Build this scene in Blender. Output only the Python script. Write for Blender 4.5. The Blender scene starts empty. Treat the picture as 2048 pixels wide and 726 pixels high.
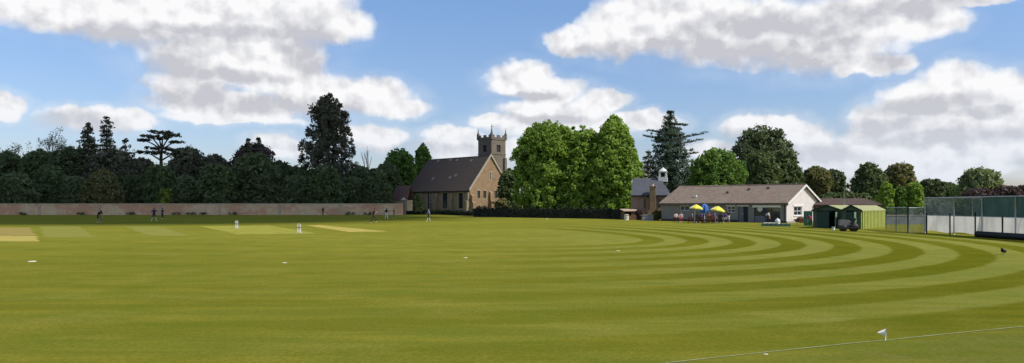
import bpy, bmesh, math, random
import numpy as np
from mathutils import Vector, Matrix
PI = math.pi
rad = math.radians
SC = bpy.context.scene
COL = SC.collection
rng = np.random.default_rng(7)
random.seed(7)

# ------------------------------------------------------------------ camera, sky, sun, exposure
F, HZ, CX, CAMH = 1500.0, 411.0, 1024.0, 2.1
cam = bpy.data.objects.new('camera', bpy.data.cameras.new('camera'))
COL.objects.link(cam)
SC.camera = cam
cam.location = (0, 0, CAMH)
cam.rotation_euler = (rad(90), 0, 0)
cam.data.sensor_width = 36
cam.data.lens = 36 * F / 2048
cam.data.shift_y = 48 / 2048
cam.data.clip_end = 20000
SC.render.resolution_x, SC.render.resolution_y = 1024, 363
SC.view_settings.view_transform = 'Standard'
SC.view_settings.look = 'None'
SC.view_settings.gamma = 1
SC.view_settings.exposure = 0.12
SC.cycles.max_bounces = 5
SC.cycles.transparent_max_bounces = 12
SC.cycles.use_denoising = True

SUN_EL, SUN_AZ = 48.0, 112.0        # azimuth clockwise from +Y (view direction)
sd = Vector((math.sin(rad(SUN_AZ)) * math.cos(rad(SUN_EL)), math.cos(rad(SUN_AZ)) * math.cos(rad(SUN_EL)), math.sin(rad(SUN_EL))))
sl = bpy.data.lights.new('sun', 'SUN')
sl.energy = 4.3
sl.angle = rad(0.5)
sl.color = (1.0, 0.94, 0.84)
so = bpy.data.objects.new('sun', sl)
COL.objects.link(so)
so.rotation_euler = sd.to_track_quat('Z', 'Y').to_euler()
so.location = (0, 0, 60)

world = bpy.data.worlds.new('World')
SC.world = world
world.use_nodes = True
WT = world.node_tree
WT.nodes.clear()


class NT:
    """short-hand for building node trees"""
    def __init__(s, t):
        s.t = t

    def n(s, kind, **kw):
        d = s.t.nodes.new(kind)
        for k, v in kw.items():
            setattr(d, k, v)
        return d

    def put(s, sock, v):
        if isinstance(v, bpy.types.NodeSocket):
            s.t.links.new(v, sock)
        elif v is not None:
            if hasattr(sock, 'default_value'):
                try:
                    sock.default_value = v
                except Exception:
                    sock.default_value = (*v, 1.0)

    def m(s, op, a, b=None, c=None, clamp=False):
        d = s.n('ShaderNodeMath', operation=op, use_clamp=clamp)
        s.put(d.inputs[0], a)
        if b is not None: s.put(d.inputs[1], b)
        if c is not None: s.put(d.inputs[2], c)
        return d.outputs[0]

    def v(s, op, a, b=None):
        d = s.n('ShaderNodeVectorMath', operation=op)
        s.put(d.inputs[0], a)
        if b is not None: s.put(d.inputs[1], b)
        return d.outputs['Value'] if op in ('DOT_PRODUCT', 'LENGTH') else d.outputs[0]

    def noise(s, vec, scale, detail=4, rough=0.55, col=False, dims='3D'):
        d = s.n('ShaderNodeTexNoise', noise_dimensions=dims)
        if vec is not None: s.put(d.inputs['Vector'], vec)
        d.inputs['Scale'].default_value = scale
        d.inputs['Detail'].default_value = detail
        d.inputs['Roughness'].default_value = rough
        return d.outputs['Color' if col else 'Fac']

    def mr(s, v, a, b, c=0.0, d_=1.0, smooth=False):
        d = s.n('ShaderNodeMapRange', interpolation_type='SMOOTHSTEP' if smooth else 'LINEAR')
        s.put(d.inputs[0], v)
        for i, q in enumerate((a, b, c, d_)): d.inputs[1 + i].default_value = q
        return d.outputs[0]

    def mix(s, f, a, b, mode='MIX'):
        d = s.n('ShaderNodeMix', data_type='RGBA', blend_type=mode)
        s.put(d.inputs[0], f)
        for k, q in ((6, a), (7, b)):
            if isinstance(q, bpy.types.NodeSocket): s.t.links.new(q, d.inputs[k])
            else: d.inputs[k].default_value = (*q[:3], 1)
        return d.outputs[2]


def build_sky():
    g = NT(WT)
    tc = g.n('ShaderNodeTexCoord').outputs['Generated']
    sep = g.n('ShaderNodeSeparateXYZ')
    g.put(sep.inputs[0], tc)
    az = g.m('ARCTAN2', sep.outputs[0], sep.outputs[1])
    el = g.m('ARCSINE', sep.outputs[2])
    cb = g.n('ShaderNodeCombineXYZ')
    g.put(cb.inputs[0], g.m('MULTIPLY', az, 15.0))
    g.put(cb.inputs[1], g.m('MULTIPLY', el, 15.0))
    P = cb.outputs[0]

    def ae(px, py):
        return (15 * math.atan((px - CX) / F), 15 * math.atan((HZ - py) / math.hypot(F, px - CX)))

    def blobs(Pw, L):
        out = None
        for (x, y, rx, ry) in L:
            c = ae(x, y)
            wx = (ae(x + rx, y)[0] - ae(x - rx, y)[0]) / 2
            wy = (ae(x, y - ry)[1] - ae(x, y + ry)[1]) / 2
            d = g.v('SUBTRACT', Pw, (c[0], c[1], 0))
            d = g.v('MULTIPLY', d, (1 / wx, 1 / wy, 0))
            e = g.v('DOT_PRODUCT', d, d)
            out = e if out is None else g.m('SMOOTH_MIN', out, e, 0.25)
        return g.m('SUBTRACT', 1.0, out)
    # slow, large warp and fine billows
    w1 = g.v('SUBTRACT', g.noise(P, 1.3, 2, .5, col=True), (.5, .5, .5))
    w2 = g.v('SUBTRACT', g.noise(P, 4.2, 4, .55, col=True), (.5, .5, .5))
    Pw = g.v('ADD', g.v('ADD', P, g.v('MULTIPLY', w1, (.55, .32, 0))), g.v('MULTIPLY', w2, (.24, .17, 0)))
    WHITE = [(60, 8, 210, 52), (250, 30, 200, 58), (430, 20, 220, 85), (590, 20, 130, 75), (672, 48, 70, 38),
             (470, 120, 190, 62), (560, 120, 95, 80), (380, 170, 90, 40), (640, 185, 115, 46), (725, 190, 105, 38), (800, 213, 58, 22),
             (460, 212, 150, 34), (470, 236, 140, 14), (200, 238, 120, 26), (272, 240, 52, 22), (745, 274, 82, 26), (560, 290, 60, 22),
             (0, 210, 50, 26),
             (1040, 158, 72, 33), (1105, 182, 74, 28), (1205, 204, 58, 27), (1100, 222, 105, 26), (975, 243, 34, 16), (905, 268, 58, 20),
             (1130, 250, 170, 30), (1290, 243, 70, 22), (960, 300, 130, 30),
             (1150, 82, 62, 32), (1240, 55, 85, 62), (1350, 35, 160, 80), (1480, 62, 190, 74), (1640, 80, 190, 70), (1700, 30, 200, 48),
             (1840, 48, 100, 36), (1740, 128, 90, 22), (1950, -4, 170, 16),
             (1905, 165, 95, 44), (1980, 185, 100, 52), (1830, 195, 75, 42), (1790, 238, 90, 48), (1930, 240, 140, 60), (1745, 285, 70, 30),
             (1890, 300, 190, 46), (2050, 250, 110, 70), (1850, 340, 200, 26),
             (1500, 250, 58, 26), (1545, 258, 68, 34), (1600, 285, 80, 34), (1690, 315, 110, 30), (1420, 300, 60, 22)]
    GREY = [(260, 78, 190, 24), (470, 66, 150, 14), (350, 138, 55, 34), (450, 150, 120, 12), (560, 212, 170, 20), (620, 90, 60, 50), (380, 190, 120, 24),
            (150, 250, 90, 20), (1330, 100, 190, 20), (1480, 112, 200, 28), (1540, 55, 190, 30), (1790, 15, 190, 20),
            (1650, 130, 120, 18), (1850, 212, 90, 22), (1760, 255, 120, 18), (1900, 275, 160, 18), (1090, 238, 90, 9), (1050, 190, 60, 8),
            (1620, 310, 90, 20), (1480, 290, 40, 30), (800, 300, 120, 12), (1960, 225, 70, 12)]
    W = blobs(Pw, WHITE)
    G = blobs(Pw, GREY)
    nf = g.noise(P, 3.0, 5, .55)
    puff = g.n('ShaderNodeTexVoronoi', feature='SMOOTH_F1')
    g.put(puff.inputs['Vector'], Pw)
    puff.inputs['Scale'].default_value = 3.2
    puff.inputs['Smoothness'].default_value = .6
    pf = g.m('MULTIPLY', g.m('SUBTRACT', .42, puff.outputs['Distance']), .55)
    nf = g.m('ADD', nf, pf)
    ns = g.noise(P, 2.3, 3, .5)
    nf2 = g.noise(g.v('ADD', P, (.07, .16, 0)), 2.3, 3, .5)
    # other clouds all round the rest of the sky
    gen = g.mr(g.noise(g.v('MULTIPLY', P, (.12, .3, 0)), 1.0, 5, .6), .5, .62, -1.0, .9)
    away = g.mr(g.m('ABSOLUTE', az), .62, .75)
    up = g.mr(el, .29, .36)
    gen = g.m('SUBTRACT', gen, g.m('MULTIPLY', g.m('SUBTRACT', 1.0, g.m('MAXIMUM', away, up)), 4.0))
    W = g.m('MAXIMUM', W, gen)
    dens = g.m('ADD', W, g.m('MULTIPLY', g.m('SUBTRACT', nf, .5), .62))
    mask = g.mr(dens, -.40, .50, 0, 1, True)
    mask = g.m('POWER', mask, .8)
    thin = g.m('MULTIPLY', g.mr(g.m('ADD', W, g.m('MULTIPLY', g.m('SUBTRACT', g.noise(P, .9, 3, .5), .5), .8)), -1.6, .3, 0, .45, True), g.mr(el, 0.25, 0.02))
    mask = g.m('MAXIMUM', mask, thin)
    shade = g.mr(g.m('ADD', G, g.m('MULTIPLY', g.m('SUBTRACT', ns, .5), 1.2)), -1.6, 1.5, 0, 1, True)
    emb = g.m('MULTIPLY', g.m('SUBTRACT', ns, nf2), 2.2)
    shade = g.m('SUBTRACT', g.m('SUBTRACT', g.m('ADD', shade, .05), emb), g.m('MULTIPLY', pf, 1.3), clamp=True)
    ccol = g.mix(shade, (.89, .89, .90), (.53, .535, .58))
    sky = g.n('ShaderNodeTexSky', sky_type='NISHITA')
    sky.sun_disc = False
    sky.sun_elevation = rad(SUN_EL)
    sky.sun_rotation = rad(SUN_AZ)
    sky.air_density = 1.0
    sky.dust_density = 0.6
    sky.ozone_density = 3.5
    bg = g.n('ShaderNodeBackground')
    tint = g.mix(g.mr(el, .02, .27), (.92, .86, .95), (1.08, 1.15, 1.26))
    g.put(bg.inputs[0], g.mix(1.0, sky.outputs[0], tint, 'MULTIPLY'))
    bg.inputs[1].default_value = 0.115
    bc = g.n('ShaderNodeBackground')
    hz = g.mr(el, 0.0, .13, .8, 0, False)
    ccol = g.mix(hz, ccol, (.62, .68, .78))
    g.put(bc.inputs[0], ccol)
    bc.inputs[1].default_value = 1.0
    mx = g.n('ShaderNodeMixShader')
    g.put(mx.inputs[0], mask)
    g.put(mx.inputs[1], bg.outputs[0])
    g.put(mx.inputs[2], bc.outputs[0])
    out = g.n('ShaderNodeOutputWorld')
    g.put(out.inputs[0], mx.outputs[0])


build_sky()
world.cycles.sampling_method = 'MANUAL'
world.cycles.sample_map_resolution = 512

# ------------------------------------------------------------------ helpers


def gx(px, Y): return (px - CX) / F * Y
def gz(py, Y): return CAMH + (HZ - py) / F * Y
def gY(py): return F * CAMH / (py - HZ)
def gp(px, py):
    Y = gY(py)
    return (gx(px, Y), Y)


def tag(o, label=None, cat=None, group=None, kind=None):
    if label: o['label'] = label
    if cat: o['category'] = cat
    if group: o['group'] = group
    if kind: o['kind'] = kind
    return o


def empty(name, loc, rz=0.0, parent=None):
    o = bpy.data.objects.new(name, None)
    COL.objects.link(o)
    o.location = loc
    o.rotation_euler = (0, 0, rz)
    o.empty_display_size = .3
    if parent: o.parent = parent
    return o


def thing(name, label, cat, loc=(0, 0, 0), rz=0.0, group=None):
    return tag(empty(name, loc, rz), label, cat, group)


class MB:
    """collects pieces, then links them as ONE mesh object"""
    def __init__(s):
        s.V, s.Fc, s.S = [], [], []

    def add(s, vs, fs, smooth=False):
        b = len(s.V)
        s.V += [tuple(v) for v in vs]
        for f in fs:
            s.Fc.append(tuple(b + i for i in f))
            s.S.append(smooth)
        return s

    def box(s, c, d, rz=0.0):
        hx, hy, hz = d[0] / 2, d[1] / 2, d[2] / 2
        cs, sn = math.cos(rz), math.sin(rz)
        vs = []
        for z in (-hz, hz):
            for x, y in ((-hx, -hy), (hx, -hy), (hx, hy), (-hx, hy)):
                vs.append((c[0] + x * cs - y * sn, c[1] + x * sn + y * cs, c[2] + z))
        return s.add(vs, [(3, 2, 1, 0), (4, 5, 6, 7), (0, 1, 5, 4), (1, 2, 6, 5), (2, 3, 7, 6), (3, 0, 4, 7)])

    def bb(s, x0, x1, y0, y1, z0, z1):
        return s.box(((x0 + x1) / 2, (y0 + y1) / 2, (z0 + z1) / 2), (abs(x1 - x0), abs(y1 - y0), abs(z1 - z0)))

    def quad(s, a, b, c, d): return s.add([a, b, c, d], [(0, 1, 2, 3)])

    def slab(s, p, t):
        """p: planar polygon, thickened by t along its normal"""
        P = [Vector(q) for q in p]
        n = (P[1] - P[0]).cross(P[2] - P[0]).normalized() * t
        k = len(P)
        vs = [tuple(q) for q in P] + [tuple(q + n) for q in P]
        fs = [tuple(reversed(range(k))), tuple(range(k, 2 * k))]
        for i in range(k):
            j = (i + 1) % k
            fs.append((i, j, k + j, k + i))
        return s.add(vs, fs)

    def tube(s, pts, rs, n=6, cap=True, smooth=True):
        pts = [Vector(p) for p in pts]
        if not hasattr(rs, '__len__'): rs = [rs] * len(pts)
        vs = []
        for i, p in enumerate(pts):
            d = (pts[min(i + 1, len(pts) - 1)] - pts[max(i - 1, 0)]).normalized()
            a = Vector((0, 0, 1)) if abs(d.z) < .9 else Vector((1, 0, 0))
            u = d.cross(a).normalized()
            w = d.cross(u)
            for k in range(n):
                t = 2 * PI * k / n
                vs.append(p + (u * math.cos(t) + w * math.sin(t)) * rs[i])
        fs = []
        for i in range(len(pts) - 1):
            for k in range(n):
                k2 = (k + 1) % n
                fs.append((i * n + k, i * n + k2, (i + 1) * n + k2, (i + 1) * n + k))
        if cap:
            fs.append(tuple(range(n)))
            fs.append(tuple(reversed([(len(pts) - 1) * n + k for k in range(n)])))
        return s.add(vs, fs, smooth)

    def lathe(s, c, prof, n=16, smooth=True, axis='z'):
        vs, fs = [], []
        for (r, z) in prof:
            for k in range(n):
                t = 2 * PI * k / n
                a, b = r * math.cos(t), r * math.sin(t)
                if axis == 'z': vs.append((c[0] + a, c[1] + b, c[2] + z))
                elif axis == 'x': vs.append((c[0] + z, c[1] + a, c[2] + b))
                else: vs.append((c[0] + a, c[1] + z, c[2] + b))
        for i in range(len(prof) - 1):
            for k in range(n):
                k2 = (k + 1) % n
                fs.append((i * n + k, i * n + k2, (i + 1) * n + k2, (i + 1) * n + k))
        fs.append(tuple(range(n)))
        fs.append(tuple(reversed([(len(prof) - 1) * n + k for k in range(n)])))
        return s.add(vs, fs, smooth)

    def sphere(s, c, r, n=10, m=7):
        if not hasattr(r, '__len__'): r = (r, r, r)
        vs = [(c[0], c[1], c[2] - r[2])]
        for i in range(1, m):
            t = -PI / 2 + PI * i / m
            for k in range(n):
                p = 2 * PI * k / n
                vs.append((c[0] + r[0] * math.cos(t) * math.cos(p), c[1] + r[1] * math.cos(t) * math.sin(p), c[2] + r[2] * math.sin(t)))
        vs.append((c[0], c[1], c[2] + r[2]))
        fs = []
        for k in range(n):
            k2 = (k + 1) % n
            fs.append((0, 1 + k2, 1 + k))
            fs.append((len(vs) - 1, 1 + (m - 2) * n + k, 1 + (m - 2) * n + k2))
            for i in range(m - 2):
                fs.append((1 + i * n + k, 1 + i * n + k2, 1 + (i + 1) * n + k2, 1 + (i + 1) * n + k))
        return s.add(vs, fs, True)

    def build(s, name, mat, parent=None, loc=None):
        me = bpy.data.meshes.new(name)
        me.from_pydata(s.V, [], s.Fc)
        me.polygons.foreach_set('use_smooth', s.S)
        me.materials.append(mat)
        me.update()
        o = bpy.data.objects.new(name, me)
        COL.objects.link(o)
        if parent: o.parent = parent
        if loc: o.location = loc
        return o


def copy_tree(o, parent=None):
    c = o.copy()
    COL.objects.link(c)
    c.parent = parent
    for ch in list(o.children): copy_tree(ch, c)
    return c


MATS = {}


def mat(name, col, rough=.8, var=.12, scale=3.0, metal=0.0, spec=.3, bump=0.0, bscale=None, col2=None, obj=True, stretch=(1, 1, 1), coat=0.0):
    if name in MATS: return MATS[name]
    m = bpy.data.materials.new(name)
    m.use_nodes = True
    g = NT(m.node_tree)
    b = m.node_tree.nodes['Principled BSDF']
    tc = g.n('ShaderNodeTexCoord').outputs['Object']
    tc = g.v('MULTIPLY', tc, stretch)
    n1 = g.noise(tc, scale, 5, .6)
    c2 = col2 or tuple(c * .55 for c in col)
    f = g.mr(n1, .5 - .22, .5 + .22, 0, 1) if col2 else g.m('MULTIPLY', g.mr(n1, .35, .7, 0, 1), var * 2)
    c = g.mix(f, col, c2)
    g.put(b.inputs['Base Color'], c)
    b.inputs['Roughness'].default_value = rough
    b.inputs['Metallic'].default_value = metal
    b.inputs['Specular IOR Level'].default_value = spec
    if bump:
        bp = g.n('ShaderNodeBump')
        bp.inputs['Strength'].default_value = bump
        bp.inputs['Distance'].default_value = .05
        g.put(bp.inputs['Height'], g.noise(tc, bscale or scale * 6, 4, .6))
        g.put(b.inputs['Normal'], bp.outputs[0])
    MATS[name] = m
    return m


def brick_mat(name, c1, c2, mortar, bw, bh, size=.01, swap='xz', bump=.4, patch=None, rough=.9):
    m = bpy.data.materials.new(name)
    m.use_nodes = True
    g = NT(m.node_tree)
    b = m.node_tree.nodes['Principled BSDF']
    tc = g.n('ShaderNodeTexCoord').outputs['Object']
    sp = g.n('ShaderNodeSeparateXYZ')
    g.put(sp.inputs[0], tc)
    cb = g.n('ShaderNodeCombineXYZ')
    g.put(cb.inputs[0], g.m('ADD', sp.outputs[0], sp.outputs[1]))
    g.put(cb.inputs[1], sp.outputs[2])
    br = g.n('ShaderNodeTexBrick')
    g.put(br.inputs['Vector'], cb.outputs[0])
    br.inputs['Color1'].default_value = (*c1, 1)
    br.inputs['Color2'].default_value = (*c2, 1)
    br.inputs['Mortar'].default_value = (*mortar, 1)
    br.inputs['Scale'].default_value = 1
    br.inputs['Mortar Size'].default_value = size
    br.inputs['Brick Width'].default_value = bw
    br.inputs['Row Height'].default_value = bh
    c = g.mix(g.mr(g.noise(tc, .8, 5, .65), .35, .7, 0, .6), br.outputs['Color'], tuple(x * .6 for x in c1))
    if patch:
        c = g.mix(g.mr(g.noise(g.v('MULTIPLY', tc, (1, 1, 2)), .12, 4, .7), .46, .56, 0, .75), c, patch)
    c = g.mix(g.mr(g.noise(tc, 9, 3, .6), .4, .75, 0, .35), c, tuple(x * .5 for x in c2))
    g.put(b.inputs['Base Color'], c)
    b.inputs['Roughness'].default_value = rough
    b.inputs['Specular IOR Level'].default_value = .2
    bp = g.n('ShaderNodeBump')
    bp.inputs['Strength'].default_value = bump
    bp.inputs['Distance'].default_value = .03
    g.put(bp.inputs['Height'], g.m('ADD', g.m('MULTIPLY', br.outputs['Fac'], -1.0), g.noise(tc, 14, 3)))
    g.put(b.inputs['Normal'], bp.outputs[0])
    MATS[name] = m
    return m


def roof_mat(name, c1, c2, row, tile, moss=None):
    """tiled roof: rows follow height, tiles follow the eave (object x)"""
    m = bpy.data.materials.new(name)
    m.use_nodes = True
    g = NT(m.node_tree)
    b = m.node_tree.nodes['Principled BSDF']
    tc = g.n('ShaderNodeTexCoord').outputs['Object']
    sp = g.n('ShaderNodeSeparateXYZ')
    g.put(sp.inputs[0], tc)
    cb = g.n('ShaderNodeCombineXYZ')
    g.put(cb.inputs[0], sp.outputs[0])
    g.put(cb.inputs[1], sp.outputs[2])
    br = g.n('ShaderNodeTexBrick')
    g.put(br.inputs['Vector'], cb.outputs[0])
    br.inputs['Color1'].default_value = (*c1, 1)
    br.inputs['Color2'].default_value = (*c2, 1)
    br.inputs['Mortar'].default_value = (*[x * .35 for x in c2], 1)
    br.inputs['Scale'].default_value = 1
    br.inputs['Mortar Size'].default_value = .012
    br.inputs['Brick Width'].default_value = tile
    br.inputs['Row Height'].default_value = row
    rown = g.noise(g.v('MULTIPLY', tc, (.12, .0, 5.0)), 1.0, 3, .7)
    c = g.mix(g.mr(rown, .4, .62, 0, .8), br.outputs['Color'], c2)
    c = g.mix(g.mr(g.noise(tc, .6, 5, .7), .42, .66, 0, .6), c, moss or tuple(x * .6 for x in c1))
    g.put(b.inputs['Base Color'], c)
    b.inputs['Roughness'].default_value = .85
    b.inputs['Specular IOR Level'].default_value = .25
    bp = g.n('ShaderNodeBump')
    bp.inputs['Strength'].default_value = .5
    bp.inputs['Distance'].default_value = .04
    g.put(bp.inputs['Height'], g.m('MULTIPLY', br.outputs['Fac'], -1.0))
    g.put(b.inputs['Normal'], bp.outputs[0])
    MATS[name] = m
    return m


def leaf_mat(name, col, col2=None, trans=.3, rough=.6):
    """foliage: clump-sized and leaf-sized colour differences, a little light through the leaf"""
    if name in MATS: return MATS[name]
    m = bpy.data.materials.new(name)
    m.use_nodes = True
    g = NT(m.node_tree)
    nt = m.node_tree
    nt.nodes.clear()
    at = g.n('ShaderNodeAttribute', attribute_name='tint')
    tc = g.n('ShaderNodeTexCoord').outputs['Object']
    c2 = col2 or tuple(c * .45 for c in col)
    c = g.mix(g.mr(g.noise(tc, .45, 3, .6), .35, .65), col, c2)
    c = g.mix(g.m('MULTIPLY', at.outputs['Fac'], .55), c, tuple(min(1, x * 1.7 + .01) for x in col))
    di = g.n('ShaderNodeBsdfPrincipled')
    g.put(di.inputs['Base Color'], c)
    di.inputs['Roughness'].default_value = rough
    di.inputs['Specular IOR Level'].default_value = .25
    tr = g.n('ShaderNodeBsdfTranslucent')
    g.put(tr.inputs[0], g.mix(1.0, c, (1.0, 1.0, .45), 'MULTIPLY'))
    mx = g.n('ShaderNodeMixShader')
    mx.inputs[0].default_value = trans
    g.put(mx.inputs[1], di.outputs[0])
    g.put(mx.inputs[2], tr.outputs[0])
    o = g.n('ShaderNodeOutputMaterial')
    g.put(o.inputs[0], mx.outputs[0])
    MATS[name] = m
    return m


def glass_mat(name='dark_glass', col=(.02, .025, .03)):
    if name in MATS: return MATS[name]
    m = mat(name, col, rough=.12, var=.1, spec=.6)
    return m


# ------------------------------------------------------------------ ground with the mown rings
FITQ = None  # replaced below


def ring_index(X, Y):
    q = FITQ
    c, s_ = math.cos(q[4]), math.sin(q[4])
    U, V = X - q[0], Y - q[1]
    u = U * c + V * s_
    v = (-U * s_ + V * c) / q[5]
    du = q[2] * c + q[3] * s_
    dv = (-q[2] * s_ + q[3] * c) / q[5]
    A = du * du + dv * dv - q[7] ** 2
    Bq = -2 * (u * du + v * dv) - 2 * q[6] * q[7]
    C_ = u * u + v * v - q[6] ** 2
    D = np.maximum(Bq * Bq - 4 * A * C_, 0)
    return (-Bq - np.sqrt(D)) / (2 * A)


FITQ = [-454.932233, 494.851303, -141.723916, 139.10054, 2.36393475, 0.0926528765, 645.331508, 199.967191, 1.0]


def grass_material(name, kind):
    m = bpy.data.materials.new(name)
    m.use_nodes = True
    g = NT(m.node_tree)
    b = m.node_tree.nodes['Principled BSDF']
    tc = g.n('ShaderNodeTexCoord').outputs['Object']
    fine = g.noise(tc, 12.0, 6, .8)
    mid = g.noise(g.v('MULTIPLY', tc, (1, 1, 1)), .9, 5, .65)
    big = g.noise(tc, .09, 4, .6)
    streak = g.noise(g.v('MULTIPLY', tc, (.35, 2.2, 1)), .6, 4, .65)
    light = (.225, .218, .052)
    dark = (.096, .092, .0055)
    plain = (.196, .184, .024)
    if kind == 'field':
        at = g.n('ShaderNodeAttribute', attribute_name='ring').outputs['Fac']
        fade = g.n('ShaderNodeAttribute', attribute_name='fade').outputs['Fac']
        k = g.m('ADD', at, g.m('MULTIPLY', g.m('SUBTRACT', g.noise(tc, 1.2, 3, .6), .5), .14))
        # even rings lie away from the eye (pale), odd rings towards it (dark)
        tri = g.m('PINGPONG', g.m('ADD', k, .5), 1.0)      # 0.5 at every ring edge
        f = g.mr(g.m('ADD', tri, g.m('MULTIPLY', g.m('SUBTRACT', g.noise(tc, .9, 5, .65), .5), .30)), .40, .60, 0, 1, True)
        far_light = g.n('ShaderNodeAttribute', attribute_name='far_light').outputs['Fac']
        c = g.mix(far_light, (.160, .156, .020), (.258, .240, .036))  # darker near the viewer: shade seen between blades put into the colour
        ot = g.n('ShaderNodeAttribute', attribute_name='outer').outputs['Fac']
        pt = g.mix(g.mr(g.noise(tc, 2.2, 5, .7), .38, .62), (.105, .125, .022), (.165, .150, .045))
        c = g.mix(ot, c, pt)
    elif kind == 'rough':
        c = g.mix(.0, (.125, .135, .030), plain)
    c = g.mix(g.mr(mid, .40, .62, 0, .36), c, (.140, .140, .014))
    c = g.mix(g.mr(streak, .45, .62, 0, .45), c, (.27, .235, .032))
    c = g.mix(g.mr(big, .42, .60, 0, .38), c, (.145, .150, .016))
    c = g.mix(g.mr(g.noise(tc, .55, 6, .72), .48, .64, 0, .42), c, (.105, .145, .016))
    c = g.mix(g.mr(g.noise(g.v('ADD', tc, (31.0, 7.0, 0.0)), .32, 5, .7), .52, .68, 0, .40), c, (.27, .235, .05))
    c = g.mix(g.mr(fine, .40, .62, 0, .6), c, (.08, .10, .010))
    if kind == 'field':
        # the mower bends the blades: rings rolled one way show darker, richer green
        st = g.mix(f, (.62, .65, .36), (1.05, 1.09, 1.65))
        c = g.mix(fade, c, g.mix(1.0, c, st, 'MULTIPLY'))
    g.put(b.inputs['Base Color'], c)
    b.inputs['Roughness'].default_value = .75
    b.inputs['Specular IOR Level'].default_value = .0
    bp = g.n('ShaderNodeBump')
    bp.inputs['Strength'].default_value = .5
    bp.inputs['Distance'].default_value = .03
    g.put(bp.inputs['Height'], g.noise(tc, 14, 4, .7))
    g.put(b.inputs['Normal'], bp.outputs[0])
    return m


def build_ground():
    def axis(lo, hi, step, far):
        a = list(np.arange(lo, hi + 1e-6, step))
        d, q = step, hi
        while q < far:
            d *= 1.35
            q += d
            a.append(q)
        d, q = step, lo
        pre = []
        while q > -far:
            d *= 1.35
            q -= d
            pre.append(q)
        return np.array(pre[::-1] + a)
    xs = axis(-75, 62, .5, 4000)
    ys = axis(6, 112, .5, 4000)
    X, Y = np.meshgrid(xs, ys)
    nx, ny = len(xs), len(ys)
    k = ring_index(X, Y)
    px = CX + F * X / np.maximum(Y, 1)
    core = (X > -76) & (X < 63) & (Y > 5) & (Y < 113)
    inner = np.clip(k, .3, 17.9)
    fade = np.where(core, 1.0, 0.0)
    # view-dependent loss of band contrast put into colour towards the middle and far side
    s = np.clip((X + 4) / 18, 0, 1)
    s = s * s * (3 - 2 * s)
    near = np.clip((Y - 12) / 14, 0, 1)
    near = .85 + .15 * near
    fade *= (.12 + .80 * s) * near
    fade *= np.clip((18.3 - k) / .5, 0, 1)
    fade *= np.clip((92 - Y) / 25, 0, 1)
    V = np.stack([X.ravel(), Y.ravel(), np.zeros(X.size)], 1)
    idx = np.arange(nx * ny).reshape(ny, nx)
    Fq = np.stack([idx[:-1, :-1].ravel(), idx[:-1, 1:].ravel(), idx[1:, 1:].ravel(), idx[1:, :-1].ravel()], 1)
    me = fast_mesh('ground', V, Fq)
    outer = np.clip((k - 18.0) / .4, 0, 1) * (Y < 30)
    for nm, arr in (('ring', inner), ('fade', fade), ('outer', outer), ('far_light', np.clip((Y - 14) / 26, 0, 1))):
        a = me.attributes.new(nm, 'FLOAT', 'POINT')
        a.data.foreach_set('value', arr.ravel().astype(np.float32))
    me.materials.append(grass_material('mown_outfield_grass', 'field'))
    o = bpy.data.objects.new('ground', me)
    COL.objects.link(o)
    o['kind'] = 'structure'


def fast_mesh(name, V, Fq, smooth=False):
    me = bpy.data.meshes.new(name)
    n, k = Fq.shape
    me.vertices.add(len(V))
    me.vertices.foreach_set('co', V.astype(np.float32).ravel())
    me.loops.add(n * k)
    me.loops.foreach_set('vertex_index', Fq.astype(np.int32).ravel())
    me.polygons.add(n)
    me.polygons.foreach_set('loop_start', np.arange(0, n * k, k, dtype=np.int32))
    me.polygons.foreach_set('loop_total', np.full(n, k, dtype=np.int32))
    me.polygons.foreach_set('use_smooth', np.full(n, smooth))
    me.update(calc_edges=True)
    return me


build_ground()


def ground_poly(name, pts, mat_, z=.004, sub=True):
    q = [Vector(gp(*p)) for p in pts]
    v = []
    rr = random.Random(len(name) + int(pts[0][0]))
    for a, b in zip(q, q[1:] + q[:1]):
        n_ = max(1, int((b - a).length / .5))
        for i in range(n_):
            p = a.lerp(b, i / n_)
            v.append((p.x + rr.uniform(-.14, .14), p.y + rr.uniform(-.25, .25), z))
    o = MB().add(v, [tuple(range(len(v)))]).build(name, mat_)
    o['kind'] = 'structure'
    return o


def turf(name, c1, c2, sc=.7):
    m = mat(name, c1, rough=.9, scale=sc, col2=c2, spec=0.0, bump=.3, bscale=12)
    return m


straw = turf('worn_straw_pitch', (.42, .34, .10), (.33, .28, .065))
brownp = turf('bare_brown_pitch', (.30, .235, .08), (.24, .20, .05))
palep = turf('pale_cut_strip', (.235, .235, .058), (.19, .188, .035))
tanp = turf('tan_cut_strip', (.32, .30, .07), (.21, .215, .026))
ground_poly('pitch_strip', [(-260, 472), (-260, 455), (60, 455), (73, 471.7)][::-1], brownp)
ground_poly('pitch_strip', [(-260, 483), (-260, 472.3), (74, 472.3), (78, 483)][::-1], straw)
ground_poly('pitch_strip', [(85, 474.5), (80, 453), (160, 453), (190, 474.5)][::-1], palep)
ground_poly('pitch_strip', [(300, 472), (246, 453), (322, 453), (380, 472)][::-1], palep)
ground_poly('pitch_strip', [(474, 469), (398, 452), (537, 451), (636, 467)][::-1], tanp)
ground_poly('pitch_strip', [(700, 464), (612, 451), (640, 450), (690, 455), (780, 463)][::-1], straw)
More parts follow.
